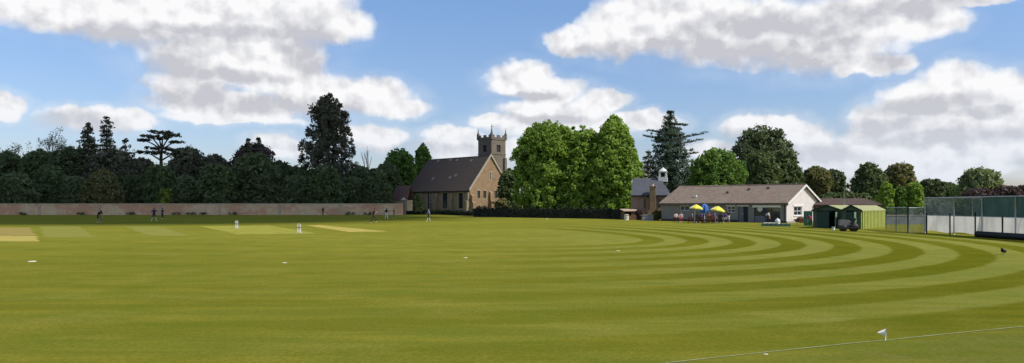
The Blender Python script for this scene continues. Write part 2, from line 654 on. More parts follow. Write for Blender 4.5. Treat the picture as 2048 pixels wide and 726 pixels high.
# white chalk boundary line, hand-marked so its edge wavers
lm = mat('worn_chalk_line', (.30, .32, .17), var=.2, scale=2.2, col2=(.15, .16, .03), rough=.9)
lp = [(1330, 726.5), (1410, 717.5), (1500, 708), (1600, 697.5), (1700, 687), (1768, 681), (1850, 672.5), (1950, 662.5), (2048, 653), (2200, 639)]
lv = []
for i, p in enumerate(lp):
    a = Vector(gp(*p))
    lv.append((a.x, a.y - .022, .006))
    lv.append((a.x, a.y + .02, .006))
o = MB().add(lv, [(2 * i, 2 * i + 2, 2 * i + 3, 2 * i + 1) for i in range(len(lp) - 1)]).build('boundary_line', lm)
o['kind'] = 'structure'

# ------------------------------------------------------------------ unseen cloud towards the sun, outlined to shade the far left of the ground
def build_cloud():
    H = 1150.0
    off = sd * (H / sd.z)
    edge = [(-330, 82), (-120, 80), (-55, 82), (-33, 84), (-24, 94), (-17, 108), (-15, 122), (-20, 145), (-27, 172), (-36, 205), (-46, 300)]
    V, Fs = [], []
    n, m_ = 12, 8
    r_ = np.random.default_rng(3)

    def inside(x, y):
        P = edge + [(-330, 300)]
        c = False
        for i in range(len(P)):
            (x1, y1), (x2, y2) = P[i], P[i - 1]
            if (y1 > y) != (y2 > y) and x < (x2 - x1) * (y - y1) / (y2 - y1) + x1: c = not c
        return c
    b = MB()
    for x in np.arange(-330, -20, 22):
        for y in np.arange(90, 300, 22):
            if inside(x, y):
                jx, jy = x + r_.uniform(-5, 5), y + r_.uniform(-5, 5)
                # keep puffs inside the outline near its edge
                dmin = min(math.hypot(jx - ex, jy - ey) for ex, ey in pts_along(edge, 4))
                rr = min(r_.uniform(20, 30), max(dmin, 9))
                b.sphere((jx, jy, r_.uniform(-6, 20)), (rr, rr, rr * .7), n, m_)
    for (x, y) in pts_along(edge, 5):
        nx, ny = (-.7, .7)
        b.sphere((x - 4 + r_.uniform(-2, 2), y + 5 + r_.uniform(-2, 2), r_.uniform(-3, 6)), (8, 8, 6), n, m_)
    o = b.build('cloud', mat('cloud_vapour', (.85, .85, .86), rough=1, var=.03, scale=.02, spec=0))
    o.location = tuple(off)
    o['kind'] = 'stuff'


def pts_along(P, step):
    out = []
    for (x1, y1), (x2, y2) in zip(P[:-1], P[1:]):
        L = math.hypot(x2 - x1, y2 - y1)
        k = max(1, int(L / step))
        for i in range(k): out.append((x1 + (x2 - x1) * i / k, y1 + (y2 - y1) * i / k))
    return out


build_cloud()

# ------------------------------------------------------------------ trees
bark = mat('grey_brown_bark', (.085, .065, .045), rough=.95, var=.4, scale=4, bump=.6)
bark_pale = mat('pale_grey_bark', (.20, .18, .15), rough=.95, var=.3, scale=4, bump=.4)


def leaves(name, cen, out, spread, per, size, m, parent, seed=0, flat=0.0, tintv=None):
    """cen: clump centres (n,3); out: outward unit vectors; each clump gets `per` small leaf faces"""
    r_ = np.random.default_rng(seed)
    n = len(cen)
    c = np.repeat(cen, per, 0)
    o_ = np.repeat(out, per, 0)
    sp = np.repeat(spread, per, 0) if hasattr(spread, '__len__') else spread
    N = len(c)
    d = r_.normal(size=(N, 3))
    d /= np.linalg.norm(d, axis=1)[:, None]
    rr = r_.random(N)[:, None] ** .5
    p = c + d * rr * (sp if np.ndim(sp) == 0 or sp.ndim == 2 else sp[:, None])
    nn = o_ * .8 + r_.normal(size=(N, 3)) * .75 + np.array([0, 0, .35 + flat])
    nn /= np.linalg.norm(nn, axis=1)[:, None]
    a = np.cross(nn, r_.normal(size=(N, 3)))
    a /= np.linalg.norm(a, axis=1)[:, None]
    b = np.cross(nn, a)
    s = size * r_.uniform(.6, 1.3, N)[:, None]
    s2 = s * r_.uniform(.5, .95, N)[:, None]
    v = np.stack([p - a * s, p - b * s2 * .8, p + a * s, p + b * s2], 1).reshape(-1, 3)
    f = np.arange(4 * N).reshape(N, 4)
    me = fast_mesh(name, v, f)
    t = np.repeat(r_.random(n), per) * .6 + r_.random(N) * .4
    if tintv is not None: t = t * .5 + np.repeat(tintv, per) * .5
    at = me.attributes.new('tint', 'FLOAT', 'FACE')
    at.data.foreach_set('value', t.astype(np.float32))
    me.materials.append(m)
    ob = bpy.data.objects.new(name, me)
    COL.objects.link(ob)
    ob.parent = parent
    return ob


def join_into(a, b):
    """append b's leaf faces to a's mesh (numpy, no operators)"""
    def get(o):
        me = o.data
        v = np.empty(len(me.vertices) * 3, np.float32)
        me.vertices.foreach_get('co', v)
        t = np.empty(len(me.polygons), np.float32)
        me.attributes['tint'].data.foreach_get('value', t)
        return v.reshape(-1, 3), t
    va, ta = get(a)
    vb, tb = get(b)
    V = np.concatenate([va, vb])
    me = fast_mesh(a.name, V, np.arange(len(V)).reshape(-1, 4))
    at = me.attributes.new('tint', 'FLOAT', 'FACE')
    at.data.foreach_set('value', np.concatenate([ta, tb]))
    me.materials.append(a.data.materials[0])
    oa, ob = a.data, b.data
    a.data = me
    bpy.data.objects.remove(b)
    bpy.data.meshes.remove(oa)
    bpy.data.meshes.remove(ob)


PROF = {
    'round': lambda h: np.sqrt(np.clip(1 - (2 * h - 1) ** 2, 0, 1)) ** .8,
    'dome': lambda h: np.clip(1 - h ** 3.4, 0, 1) ** .5 * (.88 + .12 * np.clip(h * 5, 0, 1)),
    'egg': lambda h: np.clip(1 - h ** 2.2, 0, 1) ** .6 * (.75 + .25 * np.clip(h * 4, 0, 1)),
    'column': lambda h: np.clip(1 - h ** 6, 0, 1) ** .5 * (.90 + .10 * np.clip(h * 6, 0, 1)),
    'cone': lambda h: np.clip(1 - h, 0, 1) ** .8 + .03,
    'sequoia': lambda h: np.interp(h, [0, .2, .386, .5, .636, .73, .82, .89, .955, 1], [.9, 1.0, 1.0, .92, .74, .72, .66, .52, .34, .08]),
}


def limbs(R, H, h0, n, r0, seed, m, parent, lean=0.0, up=.9):
    rr = random.Random(seed)
    b = MB()
    top = Vector((lean * H, 0, H * .82))
    pts = [Vector((0, 0, -.1)), Vector((lean * H * .15 + rr.uniform(-.1, .1), 0, h0 * .6)), Vector((lean * H * .5, rr.uniform(-.3, .3), H * .5)), top]
    b.tube(pts, [r0 * 1.25, r0, r0 * .55, r0 * .12], 8)
    for i in range(n):
        t = .25 + .65 * i / max(1, n - 1)
        z = h0 + (H * .85 - h0) * (i / max(1, n))
        a = i * 2.4 + rr.uniform(-.4, .4)
        L = R * rr.uniform(.55, .9) * (1 - .5 * i / n)
        s = Vector((lean * z, 0, z * .92))
        mid = s + Vector((math.cos(a) * L * .5, math.sin(a) * L * .5, L * .35 * up))
        e = s + Vector((math.cos(a) * L, math.sin(a) * L, L * .75 * up))
        b.tube([s, mid, e], [r0 * .38 * (1 - .5 * i / n), r0 * .22, r0 * .05], 5)
    return b.build('trunk', m, parent)


def broadleaf(label, px, Y, wpx, top, bot=None, shape='round', m=None, seed=1, n=None, per=60, leaf=None, depth=None,
              name='broadleaf_tree', cat='tree', puff=.2, group=None, sparse=1.0, bk=None, noise=.16):
    X = gx(px, Y)
    H = gz(top, Y)
    h0 = gz(bot, Y) if bot else .12 * H
    h0 = max(h0, .0)
    R = wpx / F * Y / 2
    Ry = R * (depth or 1.0)
    t = thing(name, label, cat, (X, Y, 0), 0, group)
    r_ = np.random.default_rng(seed)
    pr = PROF[shape]
    rp = puff * min(R, (H - h0) * .6)
    area = 2 * PI * R * (H - h0)
    n = n or int(np.clip(area / (rp * rp) * 1.1, 24, 190))
    h = r_.random(n * 6)
    # more puffs where the crown is wide
    keep = r_.random(n * 6) < np.clip(pr(h) + .12, 0, 1)
    h = h[keep][:n]
    a = r_.random(len(h)) * 2 * PI
    f = np.where(r_.random(len(h)) < .72, r_.uniform(.82, 1.0, len(h)), r_.uniform(.25, .8, len(h)))
    ph = r_.random(8) * 6.28
    lump = 1 + noise * (np.sin(3 * a + ph[0] + 4 * h) * .5 + np.sin(5 * a + ph[1] - 7 * h) * .35 + np.sin(11 * h + ph[2] + a) * .4)
    rad_ = np.maximum(pr(h) * lump * f, 0)
    rpv = rp * r_.uniform(.65, 1.25, len(h))
    rx = np.maximum(R * rad_ - rpv * .55, 0)
    ry = np.maximum(Ry * rad_ - rpv * .55, 0)
    cen = np.stack([rx * np.cos(a), ry * np.sin(a), h0 + rpv * .5 + h * (H - h0 - rpv * 1.15)], 1)
    out = np.stack([np.cos(a) * pr(h), np.sin(a) * pr(h), (h - .35) * 1.4], 1)
    out /= np.linalg.norm(out, axis=1)[:, None] + 1e-6
    # each puff is made of sprays on its outer side
    k = 9
    cc = np.repeat(cen, k, 0)
    oo = np.repeat(out, k, 0)
    d = r_.normal(size=(len(cc), 3)) + oo * .9
    d /= np.linalg.norm(d, axis=1)[:, None]
    rv = np.repeat(rpv, k)[:, None]
    sc_ = cc + d * rv * r_.uniform(.6, 1.0, (len(cc), 1))
    tint = np.repeat(r_.random(len(cen)), k)
    leaf = leaf or max(.16, Y / 750 * 1.05)
    per_ = max(3, int(per / k * sparse))
    leaves('crown', sc_, d, rv[:, 0] * .42, per_, leaf, m, t, seed + 5, tintv=tint)
    # the inner mass of the crown: larger, sparser leaves
    ni = int(n * 3.2)
    hi = r_.random(ni) * .9
    ai, fi = r_.random(ni) * 2 * PI, np.sqrt(r_.random(ni)) * .78
    ri = pr(hi) * fi
    ci = np.stack([ri * R * np.cos(ai), ri * Ry * np.sin(ai), h0 + .04 * H + hi * (H - h0) * .96], 1)
    oi = np.stack([np.cos(ai), np.sin(ai), np.full(ni, .3)], 1)
    cr = t.children[0]
    inner = leaves('inner', ci, oi, rp * .8, 7, leaf * 2.0, m, t, seed + 9)
    join_into(cr, inner)
    limbs(R, H, max(h0, H * .14), 7, max(.12, H * .022), seed, bk or bark, t)
    return t


def conifer(label, px, Y, wpx, top, bot=None, m=None, seed=1, layers=14, per=22, fill=1.0, droop=.15, shape='cone', name='conifer', leaf=None, gap=0.0,
            thick=.16, arms=None, cat='tree', start=.1, nb=7, bk=None):
    X, H, R = gx(px, Y), gz(top, Y), wpx / F * Y / 2
    h0 = gz(bot, Y) if bot else start * H
    t = thing(name, label, cat, (X, Y, 0))
    r_ = np.random.default_rng(seed)
    b = MB()
    b.tube([(0, 0, -.1), (.05, 0, H * .5), (0, 0, H * .98)], [max(.14, H * .024), H * .013, .03], 8)
    pr = PROF[shape] if isinstance(shape, str) else shape
    C, O, S = [], [], []
    for i in range(layers):
        h = (i + .5) / layers
        h = h ** .95
        z = h0 + (H - h0) * h
        for j in range(nb if h < .8 else max(3, nb - 3)):
            a = i * 1.1 + j * 2 * PI / nb + r_.uniform(-.35, .35)
            L = R * float(pr(np.array(h))) * r_.uniform(.72, 1.08)
            if r_.random() < gap: L *= .5
            e = np.array([math.cos(a) * L, math.sin(a) * L, z - droop * L + r_.uniform(-.03, .05) * L])
            s = np.array([0, 0, z])
            b.tube([tuple(s), tuple((s + e) / 2 + np.array([0, 0, .04 * L])), tuple(e)], [max(.03, H * .004), max(.02, H * .0025), .01], 3)
            k = max(3, int(L / (R * .16)))
            for q in range(k):
                f = .2 + .8 * (q + r_.random()) / k
                w = L * .2 * math.sin(PI * min(1, .15 + f * .8)) + .15
                C.append(s + (e - s) * f + np.array([r_.uniform(-w, w) * math.sin(a), r_.uniform(-w, w) * math.cos(a), r_.uniform(-.2, .35) * thick * R]))
                O.append([math.cos(a) * .6, math.sin(a) * .6, .6])
                S.append([w * .7 + .1, w * .7 + .1, thick * R * .45 + .06])
    nfill = int(fill * (60 + R * (H - h0) * 5))
    for q in range(nfill):
        h = 1 - math.sqrt(r_.random())
        h = min(h * 1.02, .97)
        a, rr = r_.random() * 2 * PI, R * float(pr(np.array(h))) * math.sqrt(r_.random()) * .74
        C.append(np.array([math.cos(a) * rr, math.sin(a) * rr, h0 + h * (H - h0)]))
        O.append([math.cos(a), math.sin(a), .3])
        S.append([.5, .5, .5])
    for arm in (arms or []):
        (h, a, L, dz) = arm
        s = np.array([0, 0, h0 + (H - h0) * h])
        e = s + np.array([math.cos(a) * L, math.sin(a) * L, dz])
        b.tube([tuple(s), tuple((s + e) / 2 + np.array([0, 0, -.1])), tuple(e)], [H * .008, H * .005, .02], 4)
        for q in range(12):
            f = .35 + .68 * (q + r_.random()) / 12
            C.append(s + (e - s) * f + np.array([0, r_.uniform(-.4, .4), r_.uniform(0, .2)]))
            O.append([0, 0, 1])
            S.append([.55, .55, .25])
    b.build('trunk', bk or bark, t)
    leaves('crown', np.array(C), np.array(O), np.array(S), per, leaf or max(.15, Y / 750 * .8), m, t, seed + 3)
    return t


def flat_cedar(label, px, Y, m, seed, plates, H, name='cedar'):
    """cedar: leaning bare limbs that carry flat plates of foliage; plates: (px, py, rx_px, rz_px)"""
    t = thing(name, label, 'tree', (gx(px, Y), Y, 0))
    r_ = np.random.default_rng(seed)
    b = MB()
    b.tube([(0, 0, -.1), (.2, 0, H * .45), (0, 0, H * .7), (.4, 0, H * .93)], [.7, .5, .4, .15], 8)
    C, O, S = [], [], []
    for (qx, qy, rx, rz) in plates:
        c = np.array([gx(qx, Y) - gx(px, Y), r_.uniform(-1.5, 1.5), gz(qy, Y)])
        Rx, Rz = rx / F * Y, rz / F * Y
        hb = max(H * .3, min(c[2] - abs(c[0]) * .55, H * .8))
        b.tube([(.1, 0, hb), (c[0] * .55, c[1] * .5, (hb + c[2]) / 2 + .4), tuple(c)], [.24, .16, .05], 5)
        for q in range(int(10 + Rx * 5)):
            a, rr = r_.random() * 6.28, math.sqrt(r_.random())
            C.append(c + np.array([math.cos(a) * rr * Rx, math.sin(a) * rr * Rx * .8, r_.uniform(-1, 1) * Rz * (1 - rr * .6)]))
            O.append([0, 0, 1])
            S.append([.6, .6, .28])
    b.build('trunk', bark, t)
    leaves('crown', np.array(C), np.array(O), np.array(S), 22, .24, m, t, seed)
    return t


def bare_tree(label, px, Y, wpx, top, seed, m, name='bare_tree', r0=.16, twigs=3, haze=None):
    X, H, R = gx(px, Y), gz(top, Y), wpx / F * Y / 2
    t = thing(name, label, 'tree', (X, Y, 0))
    rr = random.Random(seed)
    b = MB()
    tips = []

    def grow(p, d, L, r, lv):
        e = p + d * L
        b.tube([p, p + d * L * .5 + Vector((rr.uniform(-.05, .05), rr.uniform(-.05, .05), 0)) * L, e], [r, r * .8, r * .6], 4, cap=False)
        if lv == 0:
            tips.append(e)
            return
        for _ in range(3 if lv > 1 else twigs):
            nd = (d + Vector((rr.uniform(-1, 1) * .75 * R / H * 2.2, rr.uniform(-1, 1) * .6, rr.uniform(-.1, .4)))).normalized()
            grow(p + d * L * rr.uniform(.6, 1), nd, L * rr.uniform(.62, .8), r * .58, lv - 1)
    grow(Vector((0, 0, -.1)), Vector((0, 0, 1)), H * .36, r0, 4)
    zs = max(v[2] for v in b.V)
    b.V = [(v[0], v[1], v[2] * H / zs) for v in b.V]
    b.build('trunk', m, t)
    if haze:
        cc = np.array([[q.x, q.y, q.z * H / zs] for q in tips])
        leaves('crown', cc, np.tile([0, 0, 1.0], (len(cc), 1)), .8, 9, .2, haze, t, seed)
    return t


L_lime = leaf_mat('fresh_lime_leaves', (.23, .34, .055), (.14, .22, .034), .42)
L_mid = leaf_mat('mid_green_leaves', (.125, .215, .038), (.07, .125, .022), .38)
L_dark = leaf_mat('dark_evergreen_needles', (.098, .096, .052), (.056, .056, .034), .15)
L_dkgreen = leaf_mat('deep_green_leaves', (.105, .140, .050), (.065, .088, .034), .32)
L_oak = leaf_mat('dark_oak_leaves', (.088, .116, .046), (.055, .075, .034), .3)
L_cedar = leaf_mat('blue_green_cedar_needles', (.064, .098, .058), (.034, .054, .036), .18)
L_brown = leaf_mat('bronze_young_leaves', (.17, .155, .06), (.09, .11, .036), .35)
L_copper = leaf_mat('copper_red_leaves', (.10, .062, .056), (.062, .044, .042), .25)
L_will = leaf_mat('grey_green_willow_leaves', (.20, .24, .11), (.13, .165, .075), .4)
L_yel = leaf_mat('yellow_green_leaves', (.19, .23, .03), (.10, .15, .02), .4)
L_pale = leaf_mat('pale_thin_leaves', (.12, .14, .055), (.075, .09, .04), .3)
L_wood = leaf_mat('shaded_wood_leaves', (.110, .140, .055), (.070, .092, .038), .3)
L_seq = leaf_mat('dull_sequoia_needles', (.110, .108, .066), (.056, .056, .038), .18)
L_hedge = leaf_mat('shaded_hedge_leaves', (.020, .032, .014), (.010, .017, .008), .1)  # hedge shade put into the near-black leaf colour

# the three great limes beside the church
broadleaf('broad bright green lime tree beside the church gable, leftmost of the three rounded crowns', 1096, 136, 140, 243, 426, 'column', L_lime, 11, per=150, puff=.15, n=420, noise=.07)
broadleaf('bright green lime tree crown squeezed between its two rounded neighbours', 1160, 134, 104, 252, 426, 'column', L_lime, 12, per=150, puff=.16, n=280, noise=.07)
broadleaf('tall egg shaped bright green lime tree whose crown overlaps the small slate roofed chapel', 1227, 132, 126, 232, 423, 'egg', L_lime, 13, per=150, puff=.15, n=420, noise=.07)
broadleaf('dark bush filling the gap between the church gable and the big limes', 1018, 158, 46, 338, 428, 'round', L_dkgreen, 14, name='evergreen_bush', cat='bush')

# trees right of the limes
conifer('tall ragged blue green cedar with one long limb reaching to the right', 1340, 150, 112, 220, 395, L_cedar, 21, layers=15, per=20, droop=-.06, thick=.09, nb=9,
        shape=lambda h: np.interp(h, [0, .2, .5, .7, .85, 1], [.95, 1, .86, .62, .34, .05]), gap=.3, fill=2.2,
        arms=[(.66, 0.1, 7.2, 1.4), (.60, 0.0, 6.2, 1.0), (.48, .15, 5.8, .6), (.66, 3.0, 5.0, .8), (.74, 3.2, 4.6, .4), (.84, .1, 3.5, -.2)], name='cedar')
conifer('dark narrow yew standing left of the ragged blue green cedar', 1296, 160, 40, 300, 400, L_dark, 22, layers=10, per=18, shape='egg', name='yew')
broadleaf('rounded fresh green tree rising behind the middle of the pavilion roof', 1432, 140, 116, 298, 395, 'dome', L_mid, 23, per=80, puff=.17)
broadleaf('huge dark domed oak, the tallest tree behind the pavilion', 1524, 175, 140, 251, 395, 'dome', L_oak, 24, per=90, puff=.17)
broadleaf('mid green tree in front of the left half of the huge oak', 1520, 150, 84, 302, 395, 'dome', L_dkgreen, 25, per=70)
broadleaf('dark green tree in front of the right shoulder of the huge oak', 1572, 155, 70, 296, 395, 'egg', L_dkgreen, 26, per=70)
broadleaf('bronze green tree just right of the oak, above the pavilion gable', 1632, 160, 62, 334, 400, 'round', L_brown, 27)
broadleaf('dull brown green tree between the pavilion gable and the lamp post', 1664, 170, 56, 340, 400, 'round', L_oak, 28)
broadleaf('dark green tree behind the green sheds with a spiky top', 1738, 150, 80, 326, 405, 'egg', L_dkgreen, 29)
broadleaf('tan and bronze leaved tree behind the clipped pollards', 1800, 165, 66, 326, 405, 'round', L_brown, 30, sparse=.7)
for i, (px, top, w, lab) in enumerate([(1773, 364, 30, 'bright clipped pollard tree nearest the green sheds, leftmost of three'),
                                       (1800, 372, 24, 'slimmer clipped pollard tree between two brighter ones'),
                                       (1829, 362, 32, 'bright clipped pollard tree nearest the cricket nets, rightmost of three')]):
    broadleaf(lab, px, 120, w, top, 425, 'column', L_lime if i != 1 else L_mid, 31 + i, name='pollard_tree', group='clipped pollards behind the sheds', puff=.28, n=60, per=50)
broadleaf('small far dark tree just right of the pollards', 1862, 260, 50, 358, 404, 'round', L_oak, 35)
broadleaf('small far round dark tree, second right of the pollards', 1893, 280, 44, 366, 404, 'round', L_dkgreen, 36)
broadleaf('small far green tree left of the grey willow', 1922, 270, 40, 372, 404, 'round', L_mid, 37)
broadleaf('pale grey green willow standing above the cricket nets', 1960, 150, 92, 336, 404, 'dome', L_will, 38, sparse=.6, per=55)
for i, (px, w, top, lab) in enumerate([(1960, 70, 378, 'low copper red tree in front of the grey willow'),
                                       (2012, 70, 373, 'copper red tree above the nets near the photo edge'),
                                       (2060, 70, 370, 'copper red tree cut by the right edge of the photo')]):
    broadleaf(lab, px, 130, w, top, 412, 'dome', L_copper, 41 + i, name='copper_tree', group='copper red trees behind the nets')
broadleaf('leafy mixed hedge behind the brown roofed building', 1690, 140, 130, 384, 445, 'column', L_dkgreen, 45, name='tall_hedge', cat='hedge', depth=.3)
broadleaf('long green hedge behind the chain link fence', 1820, 130, 200, 396, 445, 'column', L_dkgreen, 46, name='tall_hedge', cat='hedge', depth=.3)
broadleaf('dark hedge behind the cricket nets', 1985, 112, 190, 394, 450, 'column', L_dkgreen, 47, name='tall_hedge', cat='hedge', depth=.25)
broadleaf('dark green tree left of the big oak, behind the pavilion roof', 1395, 165, 60, 330, 400, 'dome', L_dkgreen, 48)

# the wood beyond the brick wall, left: back row
bare_tree('thin leafless tree at the far left edge of the wood', 22, 200, 60, 286, 51, bark_pale, haze=L_pale)
bare_tree('thin leafless tree beside the pale willow at the left', 62, 205, 46, 282, 52, bark_pale, haze=L_pale)
bare_tree('pale willow with an upright wispy crown, above the left of the wood', 104, 200, 56, 260, 53, bark_pale, haze=L_pale, name='willow', r0=.3)
bare_tree('bare twiggy tree between the pale willow and the dark firs', 142, 205, 40, 266, 54, bark_pale)
conifer('dark fir with a broad pointed top, left of the tallest thin fir', 176, 190, 70, 244, 400, L_dark, 55, layers=18, per=20, gap=.2, thick=.12, name='fir', fill=1.6,
        shape=lambda h: np.interp(h, [0, .4, .7, .9, 1], [1.2, 1.1, .66, .32, .06]))
conifer('dark fir with a thin ragged spire, tallest at the left of the wood', 213, 195, 56, 230, 400, L_dark, 56, layers=18, per=14, gap=.3, thick=.07, name='fir',
        fill=1.6, shape=lambda h: np.interp(h, [0, .45, .62, .75, .85, .93, 1], [1.5, 1.3, .9, .42, .50, .42, .05]))
conifer('short dark pine between the ragged fir and the flat topped cedar', 252, 190, 66, 276, 400, L_dark, 57, layers=10, per=18, gap=.2, thick=.1, name='pine', shape='egg')
flat_cedar('black flat topped cedar with sky showing beneath its plates', 322, 190, L_dark, 58,
           [(318, 265, 30, 4), (345, 270, 18, 4), (300, 272, 20, 3), (290, 281, 12, 3), (352, 284, 14, 3), (322, 276, 26, 4), (306, 296, 18, 4), (340, 297, 20, 4),
            (322, 306, 30, 4), (290, 304, 16, 4), (360, 300, 20, 4)], gz(266, 190))
for i, (px, Y, w, top, bot, sh, m, lab) in enumerate([
    (14, 190, 90, 304, 405, 'dome', L_dkgreen, 'dark green tree cut by the left edge of the photo'),
    (78, 188, 90, 300, 405, 'dome', L_dkgreen, 'green tree under the pale willow'),
    (135, 186, 80, 290, 405, 'dome', L_oak, 'dark rounded tree left of the two firs'),
    (226, 184, 110, 300, 405, 'dome', L_dark, 'broad black evergreen mass below the ragged fir'),
    (282, 186, 70, 314, 405, 'dome', L_dark, 'black evergreen in front of the cedar trunk, left side'),
    (376, 186, 96, 292, 405, 'dome', L_dark, 'wide black evergreen sloping down right of the flat topped cedar'),
    (428, 184, 70, 308, 405, 'dome', L_dark, 'black evergreen left of the twin spired tree'),
    (560, 188, 70, 322, 405, 'dome', L_oak, 'low dark tree between the twin spired tree and the giant sequoia'),
    (592, 186, 70, 332, 405, 'dome', L_dkgreen, 'low green tree at the left foot of the giant sequoia'),
    (722, 186, 70, 334, 405, 'dome', L_oak, 'low dark tree at the right foot of the giant sequoia'),
]):
    broadleaf(lab, px, Y, w, top, bot, sh, m, 60 + i, per=55)
broadleaf('reddish brown tree with a rounded top behind the twin dark spires', 508, 192, 112, 286, 400, 'dome', L_copper, 72, per=60)
conifer('slim dark conifer spire, left one of a close pair', 496, 188, 56, 275, 380, L_dark, 73, layers=10, per=16, name='conifer_spire')
conifer('slim dark conifer spire, right one of a close pair', 517, 189, 56, 273, 380, L_dark, 74, layers=10, per=16, name='conifer_spire')
broadleaf('giant dark sequoia towering over the wood left of the church', 657, 190, 120, 188, 410, 'sequoia', L_seq, 75, n=230, per=110, puff=.16, name='sequoia', noise=.12, leaf=.24)
bare_tree('bare pale tree between the giant sequoia and the church roof', 740, 200, 46, 290, 76, bark_pale)
broadleaf('rounded green tree behind the left end of the church roof', 800, 215, 66, 298, 400, 'round', L_mid, 77, per=60)
broadleaf('taller loose green tree just left of the church ridge', 846, 225, 50, 287, 400, 'egg', L_mid, 78, per=45, sparse=.8)
broadleaf('green tree filling the space behind the small red roof', 775, 205, 60, 325, 405, 'dome', L_dkgreen, 79)
# front row along the wall
for i, (px, w, top, m, lab) in enumerate([
    (30, 110, 346, L_wood, 'dark green bush above the wall at the far left'),
    (100, 80, 330, L_dkgreen, 'dark bush above the wall, second from the left edge'),
    (150, 70, 352, L_wood, 'green bush above the wall left of the bronze topped one'),
    (205, 90, 340, L_brown, 'bush with dull bronze top leaves above the wall'),
    (262, 80, 350, L_oak, 'dark bush above the wall below the short pine'),
    (318, 76, 328, L_dkgreen, 'dark bush above the wall below the flat topped cedar'),
    (372, 80, 352, L_wood, 'dark bush above the wall right of the yellow sapling'),
    (432, 86, 326, L_dkgreen, 'dark bush above the wall left of the big green holly'),
    (508, 110, 305, L_wood, 'big green holly below the twin spires'),
    (590, 80, 352, L_wood, 'green bush above the wall left of the sequoia'),
    (648, 84, 332, L_dkgreen, 'green bush above the wall in front of the sequoia'),
    (705, 80, 354, L_wood, 'green bush above the wall right of the sequoia'),
    (755, 66, 334, L_wood, 'green bush above the wall beside the small red roof'),
]):
    broadleaf(lab, px, 172 + (i * 5) % 7, w, top, 418, 'dome' if i % 3 else 'egg', m, 90 + i, name='bush', cat='bush', per=50, depth=.6)
broadleaf('small bright yellow green sapling just above the wall', 330, 169, 26, 377, 412, 'round', L_yel, 110, name='sapling', cat='bush', n=16, per=40, sparse=.7)

# ------------------------------------------------------------------ brick boundary wall
def brick_wall():
    t = thing('brick_wall', 'long weathered brick wall with a pale coping at the edge of the wood', 'wall', (0, 166, 0))
    m = brick_mat('old_mixed_brick', (.80, .57, .34), (.70, .47, .28), (.72, .54, .34), .45, .15, .02, patch=(.56, .27, .16))
    m2 = mat('pale_coping_stone', (.62, .52, .38), var=.3, scale=1.2)
    x0, x1 = gx(-500, 166), gx(806, 166)
    MB().bb(x0, x1, -.18, .18, -.1, 2.42).build('wall_face', m, t)
    MB().bb(x0, x1, -.26, .26, 2.42, 2.54).build('coping', m2, t)
    pm = brick_mat('pier_brick', (.60, .44, .30), (.52, .36, .24), (.55, .43, .31), .4, .15, .02)
    for px in range(-400, 800, 120):
        MB().bb(gx(px, 166) - .3, gx(px, 166) + .3, -.30, -.181, -.1, 2.415).build('pier', pm, t)


brick_wall()

# weeds and ivy at the wall foot
for i, px in enumerate([45, 162, 262, 352, 382, 408, 465, 700, 735]):
    Y = 165.2
    t = thing('weed_clump', 'low dark weed clump at the foot of the brick wall', 'weed clump', (gx(px, Y), Y, 0), 0, 'weed clumps at the foot of the wall')
    cc = np.stack([rng.uniform(-.9, .9, 16), rng.uniform(-.3, .2, 16), rng.uniform(.08, .55, 16)], 1)
    ob = leaves('foliage', cc, np.tile([0, -.5, .8], (16, 1)), .25, 14, .12, L_dkgreen, t, 300 + i)

# ------------------------------------------------------------------ buildings
class Bld:
    """local frame: origin at the near corner, +x along the front away from its left end, +y back along the gable"""
    def __init__(s, px, Y, th):
        s.C = (gx(px, Y), Y)
        s.th = rad(th)

    def fx(s, px):
        t, c, n = (px - CX) / F, math.cos(s.th), math.sin(s.th)
        return (t * s.C[1] - s.C[0]) / (c + t * n)

    def gy(s, px):
        t, c, n = (px - CX) / F, math.cos(s.th), math.sin(s.th)
        return (t * s.C[1] - s.C[0]) / (n - t * c)

    def fz(s, px, py): return gz(py, s.C[1] - s.fx(px) * math.sin(s.th))
    def gzz(s, px, py): return gz(py, s.C[1] + s.gy(px) * math.cos(s.th))
    def root(s, name, label, cat): return thing(name, label, cat, (*s.C, 0), -s.th)


def holed(b, plane, u0, u1, z0, z1, holes, depth=.18, arched=False):
    """a wall sheet with real openings and reveals. plane: (u,d,z)->xyz with d into the building"""
    us = sorted({u0, u1, *[h[0] for h in holes], *[h[1] for h in holes]})
    zs = sorted({z0, z1, *[h[2] for h in holes], *[h[3] for h in holes]})
    for a, c in zip(us[:-1], us[1:]):
        for e, f in zip(zs[:-1], zs[1:]):
            mu, mz = (a + c) / 2, (e + f) / 2
            if any(h[0] < mu < h[1] and h[2] < mz < h[3] for h in holes): continue
            b.quad(plane(a, 0, e), plane(c, 0, e), plane(c, 0, f), plane(a, 0, f))
    for (a, c, e, f) in [h[:4] for h in holes]:
        b.quad(plane(a, 0, e), plane(c, 0, e), plane(c, depth, e), plane(a, depth, e))
        b.quad(plane(a, 0, f), plane(a, depth, f), plane(c, depth, f), plane(c, 0, f))
        b.quad(plane(a, 0, e), plane(a, depth, e), plane(a, depth, f), plane(a, 0, f))
        b.quad(plane(c, 0, e), plane(c, 0, f), plane(c, depth, f), plane(c, depth, e))
    return b


